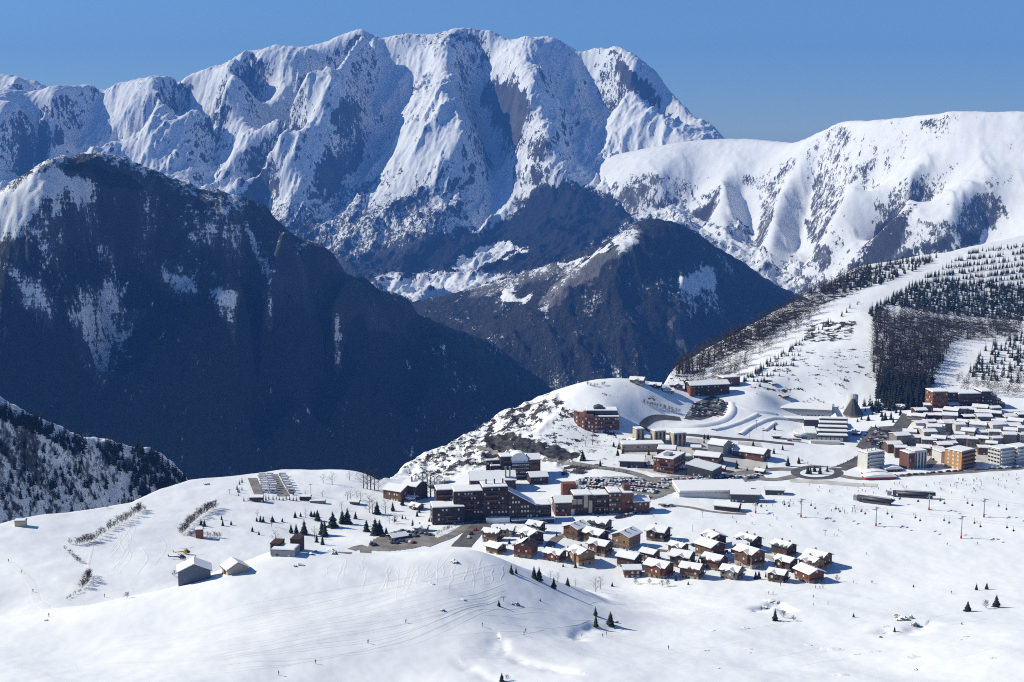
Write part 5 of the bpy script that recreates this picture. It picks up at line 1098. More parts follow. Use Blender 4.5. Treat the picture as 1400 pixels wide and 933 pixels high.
# ---- trees of the wooded hill and of the shaded slope
CON_S = [conifer_meshes(s + 40, 7, 7, .24, NEEDLE2)[1] for s in range(3)]; BARE_S = [bare_meshes(s + 50, 11, 4, 2, .27, TWIG, 2.0, up=(.1, .6)) for s in range(3)]
def whole(me_pair):     # small trees: trunk and crown as one mesh
    b = MB(); out = bpy.data.meshes.new('tree_mesh'); bm = bmesh.new()
    for i, m_ in enumerate(me_pair):
        n0 = len(bm.faces); bm.from_mesh(m_); bm.faces.ensure_lookup_table()
        for f in bm.faces[n0:]: f.material_index = i
    bm.to_mesh(out); bm.free()
    for m_ in me_pair: out.materials.append(m_.materials[0])
    return out
BARE_W = [whole(p_) for p_ in BARE_S]
def scatter(poly, n, hmin, hmax, rows=None):
    xs_ = [p_[0] for p_ in poly]; ys_ = [p_[1] for p_ in poly]; out = []; tries = 0
    while len(out) < n and tries < n * 30:
        tries += 1; x = rng.uniform(min(xs_), max(xs_)); y = rng.uniform(min(ys_), max(ys_))
        if not inpoly(x, y, poly): continue
        if rows and abs(((y + rows[1] * x) / rows[0]) % 1 - .5) > .15: continue
        h = hit(x, y, 1150)
        if h is not None: out.append((h, rng.uniform(hmin, hmax)))
    return out
CONIFERS, LARCHES = [], []
CONIFERS += scatter([(1186,425),(1245,393),(1300,386),(1410,396),(1410,440),(1300,432),(1250,425),(1215,418),(1195,440)], 820, 7, 11)
CONIFERS += scatter([(1240,395),(1290,365),(1340,338),(1410,330),(1410,398),(1300,388)], 520, 5, 8.5, (8.5, .12))
CONIFERS += scatter([(1100,402),(1140,388),(1180,366),(1250,355),(1288,352),(1262,365),(1210,388),(1160,402)], 300, 6, 11)
CONIFERS += scatter([(1200,522),(1275,522),(1280,560),(1215,562),(1195,545)], 150, 12, 17)
CONIFERS += scatter([(1318,520),(1345,478),(1410,450),(1410,525)], 130, 7, 11); CONIFERS += scatter([(1180,556),(1196,548),(1205,562),(1185,564)], 14, 8, 12)
CONIFERS += scatter([(1010,522),(1060,492),(1080,480),(1100,470),(1090,500),(1040,530)], 70, 3, 6, (7, .0)); CONIFERS += scatter([(1015,519),(1060,490),(1110,457),(1180,408),(1182,411),(1110,461),(1060,495),(1018,523)], 60, 4, 8)
LARCHES += scatter([(1193,432),(1250,427),(1300,434),(1395,440),(1395,462),(1300,470),(1288,500),(1275,530),(1196,530),(1190,500)], 1150, 11, 16)
LARCHES += scatter([(905,520),(930,500),(960,480),(1000,462),(1040,441),(1100,408),(1180,366),(1185,372),(1110,420),(1050,458),(1000,482),(950,510)], 640, 10, 16)
LARCHES += scatter([(920,530),(1000,485),(1110,420),(1170,385),(1160,402),(1080,460),(1010,512),(960,530)], 430, 8, 13, (8, .25)); LARCHES += scatter([(1305,520),(1410,515),(1410,545),(1310,540)], 110, 9, 13)
SLX, SLY, SLZ = SLOPE
def slope_z(x, y):
    i = int((x - SLX[0]) / (SLX[1] - SLX[0])); j = int((y - SLY[0]) / (SLY[1] - SLY[0]))
    return SLZ[min(max(j, 0), len(SLY) - 1), min(max(i, 0), len(SLX) - 1)]
def hit_slope(px, py):
    a = direc(px, py); d = 1100.
    while d < 1600:
        x = a[0]*d/a[1]
        if a[2]*d/a[1] < slope_z(x, d): return Vector((x, d, slope_z(x, d) - .3))
        d += 1.5
    return None
SPRUCE = []
for poly, n, h0, h1 in [([(-5,562),(30,572),(60,582),(120,607),(115,630),(60,600),(20,585),(-5,575)], 110, 8, 14),([(120,612),(200,612),(250,650),(265,668),(240,680),(200,660),(150,640)], 120, 7, 15),([(0,600),(110,640),(220,690),(140,710),(0,700)], 120, 4, 12),([(170,640),(230,660),(235,680),(180,690)], 60, 7, 14)]:
    k = 0
    while k < n:
        x = rng.uniform(min(p_[0] for p_ in poly), max(p_[0] for p_ in poly)); y = rng.uniform(min(p_[1] for p_ in poly), max(p_[1] for p_ in poly))
        if inpoly(x, y, poly):
            h = hit_slope(x, y); k += 1
            if h is not None: SPRUCE.append((h, rng.uniform(h0, h1)))
pool = [(q[0], q[1], 0) for q in CONIFERS] + [(q[0], q[1], 1) for q in SPRUCE]
pool.sort(key=lambda q: -q[1] / q[0].y)
def mass(name, items, meshes, label, cat):
    b_v, b_f, n = [], [], 0; data = []
    for m_ in meshes:
        v = np.empty(len(m_.vertices) * 3); m_.vertices.foreach_get('co', v); data.append((v.reshape(-1, 3), [tuple(p_.vertices) for p_ in m_.polygons]))
    for p_, h in items:
        v, f = data[rng.randrange(len(data))]; a = rng.uniform(0, 6.28); c, s = math.cos(a), math.sin(a)
        q = np.stack([v[:,0]*c - v[:,1]*s, v[:,0]*s + v[:,1]*c, v[:,2]], 1) * h + np.array(p_); b_v.append(q); b_f += [tuple(i + n for i in ff) for ff in f]; n += len(v)
    me = bpy.data.meshes.new(name); me.from_pydata(np.concatenate(b_v).tolist(), [], b_f); me.materials.append(meshes[0].materials[0])
    o = link(name, me); tag(o, label, cat, None, 'stuff'); return o
own, rest = pool[:70], [q for q in pool[70:] if q[2] == 0]
for p_, h, k in own:
    tag(link('conifer', CON_S[rng.randrange(3)], None, p_, rng.uniform(0, 6.28), h), 'dark conifer among many on the shaded slope at the far left' if k else 'dark conifer among many planted on the wooded hill at the right', 'tree', 'conifers on the shaded left slope' if k else 'conifers planted on the right hill')
mass('hill_conifers', [(q[0], q[1]) for q in rest], CON_S, 'rows of small dark conifers planted across the right hill', 'trees')
mass('slope_conifers', [(q[0], q[1]) for q in pool[70:] if q[2] == 1], CON_S, 'dark conifers scattered over the shaded left slope', 'trees')
LARCHES.sort(key=lambda q: -q[1] / q[0].y)
for p_, h in LARCHES[:230]:
    tag(link('bare_tree', BARE_W[rng.randrange(3)], None, p_, rng.uniform(0, 6.28), h), 'leafless brown larch in the woods on the right hill', 'tree', 'leafless larches on the right hill')
mass('larch_wood', LARCHES[230:], [p_[1] for p_ in BARE_S], 'brown leafless larch wood on the right hill', 'trees')
# ================================================================== roads and worn ground
drape_strip('road', [(668,709),(652,723),(640,737),(630,748)], 13, ASPH, .25); drape_strip('lot_road', [(662,704),(634,722),(606,737),(580,747)], 8, DIRT, .22)
drape_poly('gravel_lot', [(506,741),(525,731),(548,724),(575,728),(603,738),(590,744),(560,751),(530,754),(502,753)], DIRT, .2)
drape_strip('curved_road', [(930,573),(906,571),(888,575),(879,583),(890,590),(920,594),(954,596),(988,599),(1034,603),(1085,608)], 6.5, ASPH, .25)
drape_strip('lower_road', [(742,629),(768,633),(796,636),(826,640),(852,644),(874,650),(892,656),(925,659),(965,655),(1012,647),(1060,642),(1092,643)], 9, DIRT, .25)
ring = [(1117 + 30*math.cos(R(a)), 646.5 + 8*math.sin(R(a))) for a in range(0, 361, 20)]; drape_strip('roundabout', ring, 7, ASPH, .27)
drape_strip('main_street', [(1146,642),(1170,632),(1192,618),(1214,602),(1232,582),(1243,567)], 13, ASPH, .25); drape_strip('front_street', [(1145,650),(1180,655),(1230,651),(1300,647),(1350,643),(1420,638)], 8, DIRT, .24)
drape_strip('village_street', [(1266,640),(1290,616),(1300,600),(1312,585)], 8, ASPH, .25); drape_strip('side_street', [(1092,650),(1060,656),(1010,652)], 8, DIRT, .24)
drape_poly('stepped_lot', [(935,573),(948,552),(974,541),(996,552),(983,566),(956,575)], ASPH, .2); drape_poly('market_lot', [(1170,611),(1190,584),(1236,582),(1218,612),(1194,620)], ASPH, .2)
drape_poly('big_lot', [(770,669),(788,657),(832,652),(900,653),(985,650),(1044,647),(1046,655),(990,663),(922,673),(902,681),(880,686),(800,678)], DIRT, .2)
drape_strip('driveway', [(750,752),(754,743),(762,736),(776,731),(800,733)], 6, DIRT, .22); drape_strip('driveway', [(872,754),(890,752),(912,754)], 5, DIRT, .22); drape_strip('driveway', [(1000,768),(1040,760),(1062,768),(1066,780)], 6, DSNOW, .22)
drape_strip('camper_lane', [(345,654),(349,664),(354,676)], 7, DIRT, .2); drape_strip('camper_lane', [(371,649),(378,662),(388,679)], 9, DIRT, .2)
drape_strip('worn_track', [(900,690),(935,693),(975,700),(1020,703)], 5, DIRT, .15); drape_strip('worn_track', [(1080,657),(1150,662),(1200,664)], 12, DSNOW, .12); drape_strip('cliff_road', [(646,612),(668,616),(700,622),(735,629)], 6, DIRT, .6)
drape_strip('worn_track', [(480,752),(500,756),(470,757)], 7, DIRT, .12)
drape_poly('trodden_snow', [(1236,640),(1248,600),(1256,566),(1300,562),(1400,565),(1400,636)], DSNOW, .12, 2.0); drape_poly('trodden_snow', [(848,612),(900,600),(1040,606),(1050,640),(1000,646),(930,654),(870,642)], DSNOW, .12, 2.0)
# snow banks of the learner area and the little stream
for pix, w_, c in [([(905,580),(950,583),(985,577),(1000,565),(1000,552)], 9, 1.8),([(975,589),(1008,580),(1036,567)], 6, 1.7),([(1012,595),(1030,583),(1055,573),(1080,574)], 6, 1.6),([(1045,590),(1060,579)], 5, 1.4),([(1000,553),(1030,562),(1060,566)], 6, 1.2),
    ([(1120,640),(1150,640)], 3, .6)]:
    drape_strip('snow_bank', pix, w_, M_SNOW, .05, nw=8, crown=c)
# ================================================================== cars
def car_mesh(name, paint, snow, van=False, camper=False):
    b = MB(); L, W_ = (5.9, 2.25) if camper else ((4.9, 1.9) if van else (4.3, 1.8)); H = 2.9 if camper else (1.95 if van else 1.45)
    if camper: prof = [(-L/2,.45),(L/2,.45),(L/2,1.1),(L/2-1.0,1.35),(L/2-1.3,2.1),(L/2-.9,2.4),(L/2-1.2,H),(-L/2,H)]
    elif van: prof = [(-L/2,.35),(L/2,.35),(L/2,.95),(L/2-.9,1.15),(L/2-1.5,H-.1),(-L/2+.15,H),(-L/2,1.0)]
    else: prof = [(-L/2,.35),(L/2,.35),(L/2,.75),(L/2-1.1,.95),(L/2-1.75,H),(-L/2+.75,H),(-L/2+.1,.95),(-L/2,.9)]
    b.prism(prof, -W_/2, W_/2, 'y', 0)
    z0, z1 = (1.2, H - .15) if not camper else (1.45, 2.0)
    b.box(-L/2 + (.7 if not camper else 2.0), L/2 - 1.75, -W_/2 - .015, W_/2 + .015, z0 - .22, z1 - .05, 1)
    xa = L/2 - 1.1; b.add([(xa+.02, -W_*.44, z0-.18), (xa+.02, W_*.44, z0-.18), (xa-.5, W_*.42, z1-.08), (xa-.5, -W_*.42, z1-.08)], [(0,1,2,3)], 1)
    for sx in (-L*.31, L*.31):
        for sy in (-W_/2, W_/2): b.prism([(sx + .33*math.cos(k*math.pi/4), .33 + .33*math.sin(k*math.pi/4)) for k in range(8)], sy - .1, sy + .1, 'y', 1)
    if snow: b.box(-L/2 + (.8 if not camper else .2), L/2 - 1.9, -W_*.46, W_*.46, H + .005, H + .2, 2)
    return b.mesh(name, [paint, DMETAL, M_SNOW])
PAINTS = [simple('car_paint_' + n, c, .35, .06, .3, .5) for n, c in (('black', (.02,.02,.022)),('grey', (.12,.125,.13)),('silver', (.42,.43,.44)),('white', (.72,.72,.71)),('red', (.30,.03,.03)),('blue', (.04,.07,.17)))]
CARS = [(car_mesh('car', p_, s), n) for p_, n in zip(PAINTS, ('black','grey','silver','white','red','blue')) for s in (0, 1)]
VAN = car_mesh('van', PAINTS[3], 0, True); CAMPER = [car_mesh('camper', PAINTS[3], s, camper=True) for s in (0, 1)]
def park(pix, n, lab, group, wts=(4,5,3,3,1,1,2,3,2,2,1,1), jit=.5, across=True, name='car'):
    pts = path_pts(pix, 1.0); 
    for i in range(n):
        if rng.random() < .06: continue
        k = min(int((i + .5) / n * (len(pts) - 1)), len(pts) - 2); p = pts[k]; d = pts[k + 1] - p
        a = math.atan2(d.y, d.x) + (math.pi/2 if across else 0) + (math.pi if rng.random() < .4 else 0) + rng.uniform(-.06, .06)
        x, y = p.x + rng.uniform(-jit, jit) * .4, p.y + rng.uniform(-jit, jit)
        me = rng.choices([c[0] for c in CARS], wts)[0]; tag(link(name, me, None, (x, y, gz(x, y) + .22), a), lab, 'car', group)
SN = (2,6,2,5,1,4,2,5,0,1,1,3)
L1 = 'car with snow around it in the packed rows of the big car park'; G1 = 'cars in the big car park'
for pix, n in [([(776,668),(800,670),(840,675),(888,681)],26),([(780,663),(820,665),(860,668),(900,673)],28),([(788,659),(830,660),(870,662),(915,665)],27),([(800,655.5),(840,656),(880,657)],18),([(925,668),(955,663),(990,658),(1035,653)],22),([(925,663),(960,658),(1000,654),(1040,650)],22)]:
    park(pix, n, L1, G1, SN)
for pix, n in [([(548,727),(565,729),(590,733)],9),([(541,731),(556,733),(572,735)],8),([(536,738),(552,741),(566,743)],9),([(537,743),(548,745)],4),([(509,745),(514,748)],2),([(522,735),(528,731)],2)]:
    park(pix, n, 'dark car on the bare gravel of the lot left of the road', 'cars on the gravel lot', (6,1,4,1,1,0,1,0,1,0,1,0))
for k in range(6): park([(942 + 8.5*k, 570.5 - .4*k),(953 + 8*k, 550 + .2*k)], 8, 'car in the slanted rows of the stepped car park by the upper hotel', 'cars in the stepped car park', (5,3,4,2,2,1,2,1,1,0,1,1))
for pix, n in [([(1186,605),(1202,587)],9),([(1193,609),(1210,588)],10),([(1200,611),(1216,590)],9)]: park(pix, n, 'car in the lot between the congress centre and the main street', 'cars beside the congress centre', (4,4,4,3,2,2,2,2,1,1,1,1))
park([(843,709),(860,705),(880,700),(893,697)], 13, 'dark car parked along the snow bank below the red residence', 'cars below the red residence', (6,1,3,1,1,0,0,0,1,0,1,0), across=False)
park([(906,693.5),(920,692)], 3, 'car at the end of the row below the red residence', 'cars below the red residence', (6,1,3,1,1,0,0,0,1,0,1,0)); park([(1190,652.5),(1240,650.5),(1300,645.5),(1395,640)], 22, 'car parked on the street before the village blocks', 'cars on the front street', across=False)
park([(1276,630),(1294,608),(1309,588)], 10, 'car parked on the narrow village street', 'cars on the village street', across=False); park([(664,713),(648,727),(639,738)], 5, 'car parked on the road beside the dark complex', 'cars on the complex road', across=False); park([(985,755),(1012,756)], 4, 'dark car between chalets at the hamlet back row', 'cars in the hamlet', (6,1,3,1,1,0,0,0,1,0,1,0)); park([(945,747),(957,747)], 2, 'dark car at the hamlet drive end', 'cars in the hamlet', (6,1,3,1,1,0,0,0,1,0,1,0))
b = MB()       # the rest of the packed rows: beyond some three hundred cars one object
for pix, n in [([(774,671),(800,673),(840,678),(880,684)],28),([(778,665.5),(820,667.5),(860,670.5),(898,675)],30),([(784,661),(825,662.5),(866,665),(912,668)],30),([(792,657.3),(835,658),(880,659.6)],24),([(900,661),(930,660),(975,656),(1000,652)],26),([(905,657),(940,656),(985,652)],22)]:
    pts = path_pts(pix, 1.0)
    for i in range(n):
        k = min(int((i + .5) / n * (len(pts) - 1)), len(pts) - 2); p = pts[k]; d_ = pts[k + 1] - p; me = rng.choices([c[0] for c in CARS], SN if False else (2,6,2,5,1,4,2,5,0,1,1,3))[0]
        M_ = Matrix.Translation((p.x, p.y, gz(p.x, p.y) + .22)) @ Matrix.Rotation(math.atan2(d_.y, d_.x) + math.pi/2, 4, 'Z'); n0 = len(b.v)
        b.v += [tuple(M_ @ v.co) for v in me.vertices]; pi_ = PAINTS.index(me.materials[0])
        for f in me.polygons: b.f.append(tuple(j + n0 for j in f.vertices)); b.m.append(pi_ if f.material_index == 0 else 5 + f.material_index)
tag(b.build('parked_cars', PAINTS + [DMETAL, M_SNOW]), 'further rows of snowy cars filling the big car park', 'cars', None, 'stuff')
for r_ in range(8):
    for c_ in range(2):
        p = on(358 + c_*10.5 + r_*.9 + rng.uniform(-.6,.6), 652 + r_*3.1); tag(link('camper', CAMPER[rng.randrange(2)], None, p + Vector((0,0,.2)), rng.uniform(-.15,.15) + (math.pi if rng.random() < .4 else 0)), 'white camper in the tight rows between the two gravel lanes', 'camper', 'campers on the shelf')
for r_ in range(7):
    p = on(387 + r_*2.0 + rng.uniform(-.6,.6), 652 + r_*3.6); tag(link('camper', CAMPER[rng.randrange(2)], None, p + Vector((0,0,.2)), rng.uniform(-.2,.2)), 'white camper in the single row right of the gravel lanes', 'camper', 'campers on the shelf right of the lanes')
for i in range(20):
    px = 334 + i*4.8 + rng.uniform(-1,1); py = 684 + rng.uniform(-1.5,1.5)
    if 340 < px < 362: continue
    p = on(px, py); tag(link('conifer', CON_S[rng.randrange(3)], None, p, rng.uniform(0,6.28), rng.uniform(2.5,5)), 'small dark conifer in the line along the lower camper park edge', 'tree', 'conifer line below the camper park')
for i in range(14):
    px, py = (338 - rng.uniform(0, 16), 660 + rng.uniform(0, 18)) if i % 2 else (393 + rng.uniform(0, 9), 660 + rng.uniform(0, 20))
    p = on(px, py); tag(link('conifer', CON_S[rng.randrange(3)], None, p, 0, rng.uniform(2.5,5)), 'small conifer at the side of the camper park', 'tree', 'conifers beside the camper park')
# red bus at the centre
p = on(1086, 604); t = thing('bus', 'red and white bus beside the congress centre', 'bus', p, -10); MB().box(-6,6,-1.25,1.25,.35,3.0).build('body', PAINTS[3], t); MB().box(-6.02,-2,-1.27,1.27,.4,2.2).build('red_front', REDP, t); MB().box(-1.5,5.6,-1.28,1.28,1.6,2.6).build('window', GLASS, t)
for sx in (-4, 4): MB().tube([(sx,-1.3,.5),(sx,1.3,.5)], .5, 10).build('wheel', DMETAL, t)
# ================================================================== helicopters
def heli(px, py, paint, label, rz):
    p = on(px, py); t = thing('helicopter', label, 'helicopter', p, rz, 'helicopters on the snow landing ground')
    b = MB(); secs = [(-2.2,.35,1.7,.35),(-1.2,.95,1.65,.85),(0,1.15,1.6,1.0),(1.2,1.0,1.5,.9),(2.1,.5,1.3,.5),(2.5,.08,1.2,.08)]
    n = 10; b.v = [(x, w_*math.cos(2*math.pi*k/n), z + h*math.sin(2*math.pi*k/n)) for x, w_, z, h in secs for k in range(n)]
    b.f = [(i*n + k, i*n + (k+1) % n, (i+1)*n + (k+1) % n, (i+1)*n + k) for i in range(5) for k in range(n)] + [tuple(range(n)), tuple(range(5*n, 6*n))]; b.m = [1 if (i in (2,3) and k in (0,1,3,4,9,5)) else 0 for i in range(5) for k in range(n)] + [0, 0]; b.build('cabin', [paint, GLASS], t, True)
    MB().tube([(-1.8,0,1.9),(-4.5,0,2.0),(-7.6,0,2.2)], [.45,.3,.16], 8).prism([(-7.9,2.1),(-7.1,2.1),(-7.7,3.5),(-8.2,3.5)], -.08, .08, 'y').box(-7.0,-6.4,-1,1,2.15,2.22).build('tail_boom', paint, t)
    MB().box(-1.3,1.0,-.5,.5,2.5,3.0).tube([(0,0,2.9),(0,0,3.5)], .14).build('engine_cover', paint, t); ro = MB()
    for a in (20, 140, 260):
        c, s = math.cos(R(a)), math.sin(R(a)); ro.add([(-s*.16, c*.16, 3.5),(s*.16,-c*.16,3.5),(c*5.3+s*.16,s*5.3-c*.16,3.38),(c*5.3-s*.16,s*5.3+c*.16,3.38),(-s*.16,c*.16,3.55),(s*.16,-c*.16,3.55),(c*5.3+s*.16,s*5.3-c*.16,3.43),(c*5.3-s*.16,s*5.3+c*.16,3.43)], [(0,1,2,3),(7,6,5,4),(0,4,5,1),(1,5,6,2),(2,6,7,3),(3,7,4,0)])
    ro.build('rotor', DMETAL, t)
    for sy in (-1, 1): MB().tube([(-1.7,sy,.12),(1.6,sy,.12),(2.1,sy,.35)], .08).tube([(-.9,sy,.12),(-.9,sy*.5,.9)], .06).tube([(.9,sy,.12),(.9,sy*.5,.9)], .06).build('skid', DMETAL, t)
    MB().box(-7.85,-7.75,.1,.16,1.75,2.95).build('tail_rotor', DMETAL, t)
heli(255, 758, simple('yellow_paint', (.62,.40,.04), .4, .1, .4, .4), 'yellow helicopter parked behind the dark one on the snow', 25); heli(249, 765.5, PAINTS[5], 'dark blue helicopter parked in front of the yellow one', 8)
# ================================================================== chairlifts, poles
def pylon(P_, h, rz, label, red=True):
    t = thing('chairlift_pylon', label, 'pylon', P_, rz, 'chairlift pylons on the ski run')
    MB().tube([(0,0,-.5),(0,0,h)], [.42,.3], 10).build('mast', METAL, t, True); MB().tube([(0,0,0.02),(0,0,1.8)], [.62,.58], 10).build('red_padding', REDP, t, True)
    MB().box(-.2,.2,-3.6,3.6,h-.25,h+.2).box(-.2,.2,-1.2,1.2,h+.2,h+1.0).build('crossarm', METAL, t)
    for s in (-1, 1): MB().box(-1.9,1.9,s*3.1-.16,s*3.1+.16,h+.15,h+.42).box(-.12,.12,s*3.1-.1,s*3.1+.1,h-.3,h+.2).build('sheave_train', DMETAL, t)
    MB().box(-.12,.12,-.12,.12,h+1.0,h+1.9).build('ladder_rail', METAL, t); return t
def chair_root(label, group, hood):
    t = thing('lift_chair', label, 'chairlift chair', (0,0,0), 0, group)
    MB().tube([(0,0,0),(0,.25,-1.2),(0,.1,-2.4)], .09, 5).tube([(-1.4,.1,-2.4),(1.4,.1,-2.4)], .07, 5).build('hanger', DMETAL, t)
    MB().box(-1.5,1.5,-.6,.15,-3.55,-3.35).build('seat', DMETAL, t); MB().box(-1.5,1.5,.12,.28,-3.4,-2.5).build('backrest', PAINTS[1] if hood else METAL, t)
    for s in (-1.45, 1.45): MB().tube([(s,.1,-2.4),(s,.2,-3.4),(s,-.5,-3.45)], .06, 4).build('side_frame', METAL, t)
    return t
def lift(tag_, bases, heights, spacing, side_names):
    B = [on(*q) for q in bases]; tops = []
    for i, p in enumerate(B):
        d = (B[min(i+1, len(B)-1)] - B[max(i-1, 0)]); rz = math.degrees(math.atan2(d.y, d.x))
        if heights[i][1]: pylon(p, heights[i][0], rz, heights[i][1])
        nrm = Vector((-d.y, d.x, 0)).normalized(); tops.append((p + Vector((0,0,heights[i][0] + .45)), nrm, rz))
    proto = None; k = 0
    for s in (-1, 1):
        cab = []
        for i in range(len(tops) - 1):
            a, b_ = tops[i][0] + tops[i][1]*3.1*s, tops[i+1][0] + tops[i+1][1]*3.1*s; L = (b_ - a).length
            for q in range(12):
                f = q / 12; c = a.lerp(b_, f); c.z -= L*.018*4*f*(1-f); cab.append(c)
            n = max(1, int(L / spacing))
            for q in range(n):
                f = (q + (.35 if s > 0 else .62)) / n; c = a.lerp(b_, f); c.z -= L*.018*4*f*(1-f)
                lab = side_names[s > 0]; grp = tag_ + ' chairs'
                if proto is None: proto = chair_root(lab, grp, True); o = proto; o.location = c; o.rotation_euler = (0,0,R(tops[i][2] + 90))
                else: o = dup(proto, c, R(tops[i][2] + 90), lab, grp)
        cab.append(tops[-1][0] + tops[-1][1]*3.1*s)
        tag(MB().tube(cab, .035, 4).build('lift_cable', DMETAL), f'thin {("near","far")[s > 0]} haul cable of the {tag_}', 'cable')
lift('lower chairlift', [(1020,697),(1095,707.5),(1197.5,719.5),(1314,736.5),(1450,752)], [(7,None),(12,'pylon of the lower chairlift closest to the station halls'),(12,'red footed pylon in the middle of the lower chairlift'),(14,'tallest red footed pylon, furthest right on the lower chairlift'),(14,None)], 17, ('empty chair on the near side of the lower chairlift','empty chair on the far side of the lower chairlift'))
lift('upper chairlift', [(1205,687),(1270,697.5),(1345,707.5),(1450,719)], [(6,None),(10,'pylon just right of the upper barrel station'),(12,'red footed pylon of the upper chairlift by the right edge'),(12,None)], 19, ('empty chair on the near side of the upper chairlift','empty chair on the far side of the upper chairlift'))
p = on(1033, 702); pylon(p, 6.5, -20, 'short low pylon beside the dark hut')
def pole(px, py, hpx, label, arm=True):
    p = on(px, py); h = hpx*p.y/F; t = thing('lift_pole', label, 'pole', p, 0, 'thin poles on the snow'); MB().tube([(0,0,-.3),(0,0,h)], .13, 6).build('mast', DMETAL, t)
    if arm: MB().box(-1.3,1.3,-.12,.12,h-.5,h-.25).build('crossarm', DMETAL, t)
for q in [(688,822,7,'T shaped marker pole on the foreground hump'),(425,676,15,'lift pole on the left shelf right of the campers'),(314,676,7,'lift pole left of the camper park'),(1128,733,9,'thin drag lift pole between hamlet and lower pylon'),(960,708,9,'slim pole on the run above the hamlet'),(894,728,8,'slim pole above the lone dormer chalet',False),(947,727,10,'slim pole above the middle of the hamlet',False),(1308,668,9,'lift pole below the front street'),(1034,588,14,'lamp mast among the snow banks'),(1043,603,18,'tall lamp mast beside the curved road'),(1025,600,12,'short lamp mast beside the curved road'),(1088,550,8,'lift mast above the flat sports hall',False),(1112,828,4,'orange marker stick in the right foreground',False),(1132,827,5,'piste marker on the right snow',False)]: pole(*q)
# ================================================================== rocks
ROCK = simple('boulder', (0.085,0.08,0.075), .95, .5, .8, .1, (0.17,0.16,0.145))
def rock(px, py, wpx, hpx, label, seed):
    p = on(px, py); u = p.y/F; bm = bmesh.new(); bmesh.ops.create_icosphere(bm, subdivisions=3, radius=1); r_ = random.Random(seed); o3 = Vector((r_.uniform(0,99), r_.uniform(0,99), r_.uniform(0,99)))
    from mathutils import noise as mn
    for v in bm.verts:
        k = 1 + .55*mn.noise(v.co*1.3 + o3) + .35*mn.noise(v.co*3.1 + o3); v.co = Vector((v.co.x*k*wpx*u/2, v.co.y*k*wpx*u*.45, v.co.z*k*hpx*u))
    me = bpy.data.meshes.new('rock'); bm.to_mesh(me); bm.free(); me.materials.append(ROCK); me.materials.append(M_SNOW)
    for f in me.polygons:
        if f.normal.z > .72: f.material_index = 1
    tag(link('rock', me, None, p - Vector((0,0,hpx*u*.25)), r_.uniform(-.4,.4)), label, 'rock', 'rocks showing through the snow')
RK = [(424,758,9,4,'dark rock at the left of the crest rocks above the car park'),(432,755,6,3,'small dark rock beside the crest ledge'),(452,753,16,3,'long dark ledge at the crest of the hump'),(457,758,9,4,'broken rock below the crest ledge'),(411,773,10,3,'left half of the split rock low on the hump edge'),(404,775,6,3,'small split rock at the lowest edge of the hump'),
 (620,768,13,3,'jagged flat rock on top of the foreground hump'),(605,835,9,2.5,'small dark boulder in the left foreground'),(706,827,9,3,'rocks right of the marker pole conifer'),(700,826,5,2,'small rock left of the marker pole rocks'),(587,799,14,1.2,'thin rock strip on the hump slope'),(632,820,9,1,'thin low rock strip below the hump'),
 (1234,848,18,6,'big dark outcrop with a shaded hollow in the right foreground'),(1250,855,14,5,'right hand boulder of the big outcrop'),(1225,842,10,3,'upper left rocks of the big outcrop'),(1246,846,9,4,'middle block of the big outcrop'),(1211,857,12,1.6,'flat brown rock left of the big outcrop'),(1054,822,22,2,'dark ledge of the small snow cave'),(1045,831,10,3,'rock under the snow cave ledge'),(841,851,8,3,'dark stones beside the broad hollow conifer'),
 (1017,859,12,1.3,'thin rock strip in the right foreground snow'),(974,863,9,1.2,'short rock strip left of the thin one'),(1138,890,34,1.4,'longest thin rock strip low in the right foreground'),(1105,883,14,1.2,'thin rock strip left of the longest one'),(1195,892,18,1.3,'thin rock strip right of the longest one'),(1252,899,22,1.4,'rock strip near the lower right'),(1173,895,10,1.6,'rough rock between two strips in the lower right'),(1358,900,12,1.6,'rock strip by the right lower corner'),(1150,924,24,1.8,'dark rocks at the bottom edge right of centre'),(1252,916,8,2,'small rock at the bottom right'),(1022,888,12,1,'faint rock strip in the middle right foreground'),(1025,893,7,1.2,'small rock below the faint strip'),(1322,871,8,1.4,'small rock pair in the right foreground'),(1313,875,6,1.2,'tiny rock beside the right foreground pair'),(967,890,6,1.6,'tiny rock left of the faint strip'),(982,914,5,1.5,'tiny rock at the lower centre right'),(1204,872,5,3,'slim rock sticking out below the big outcrop'),(64,849,7,2,'dark stone low in the left bowl'),(283,663,9,3,'dark ramp block at the camper park end')]
for i, q in enumerate(RK): rock(*q[:4], q[4], i)
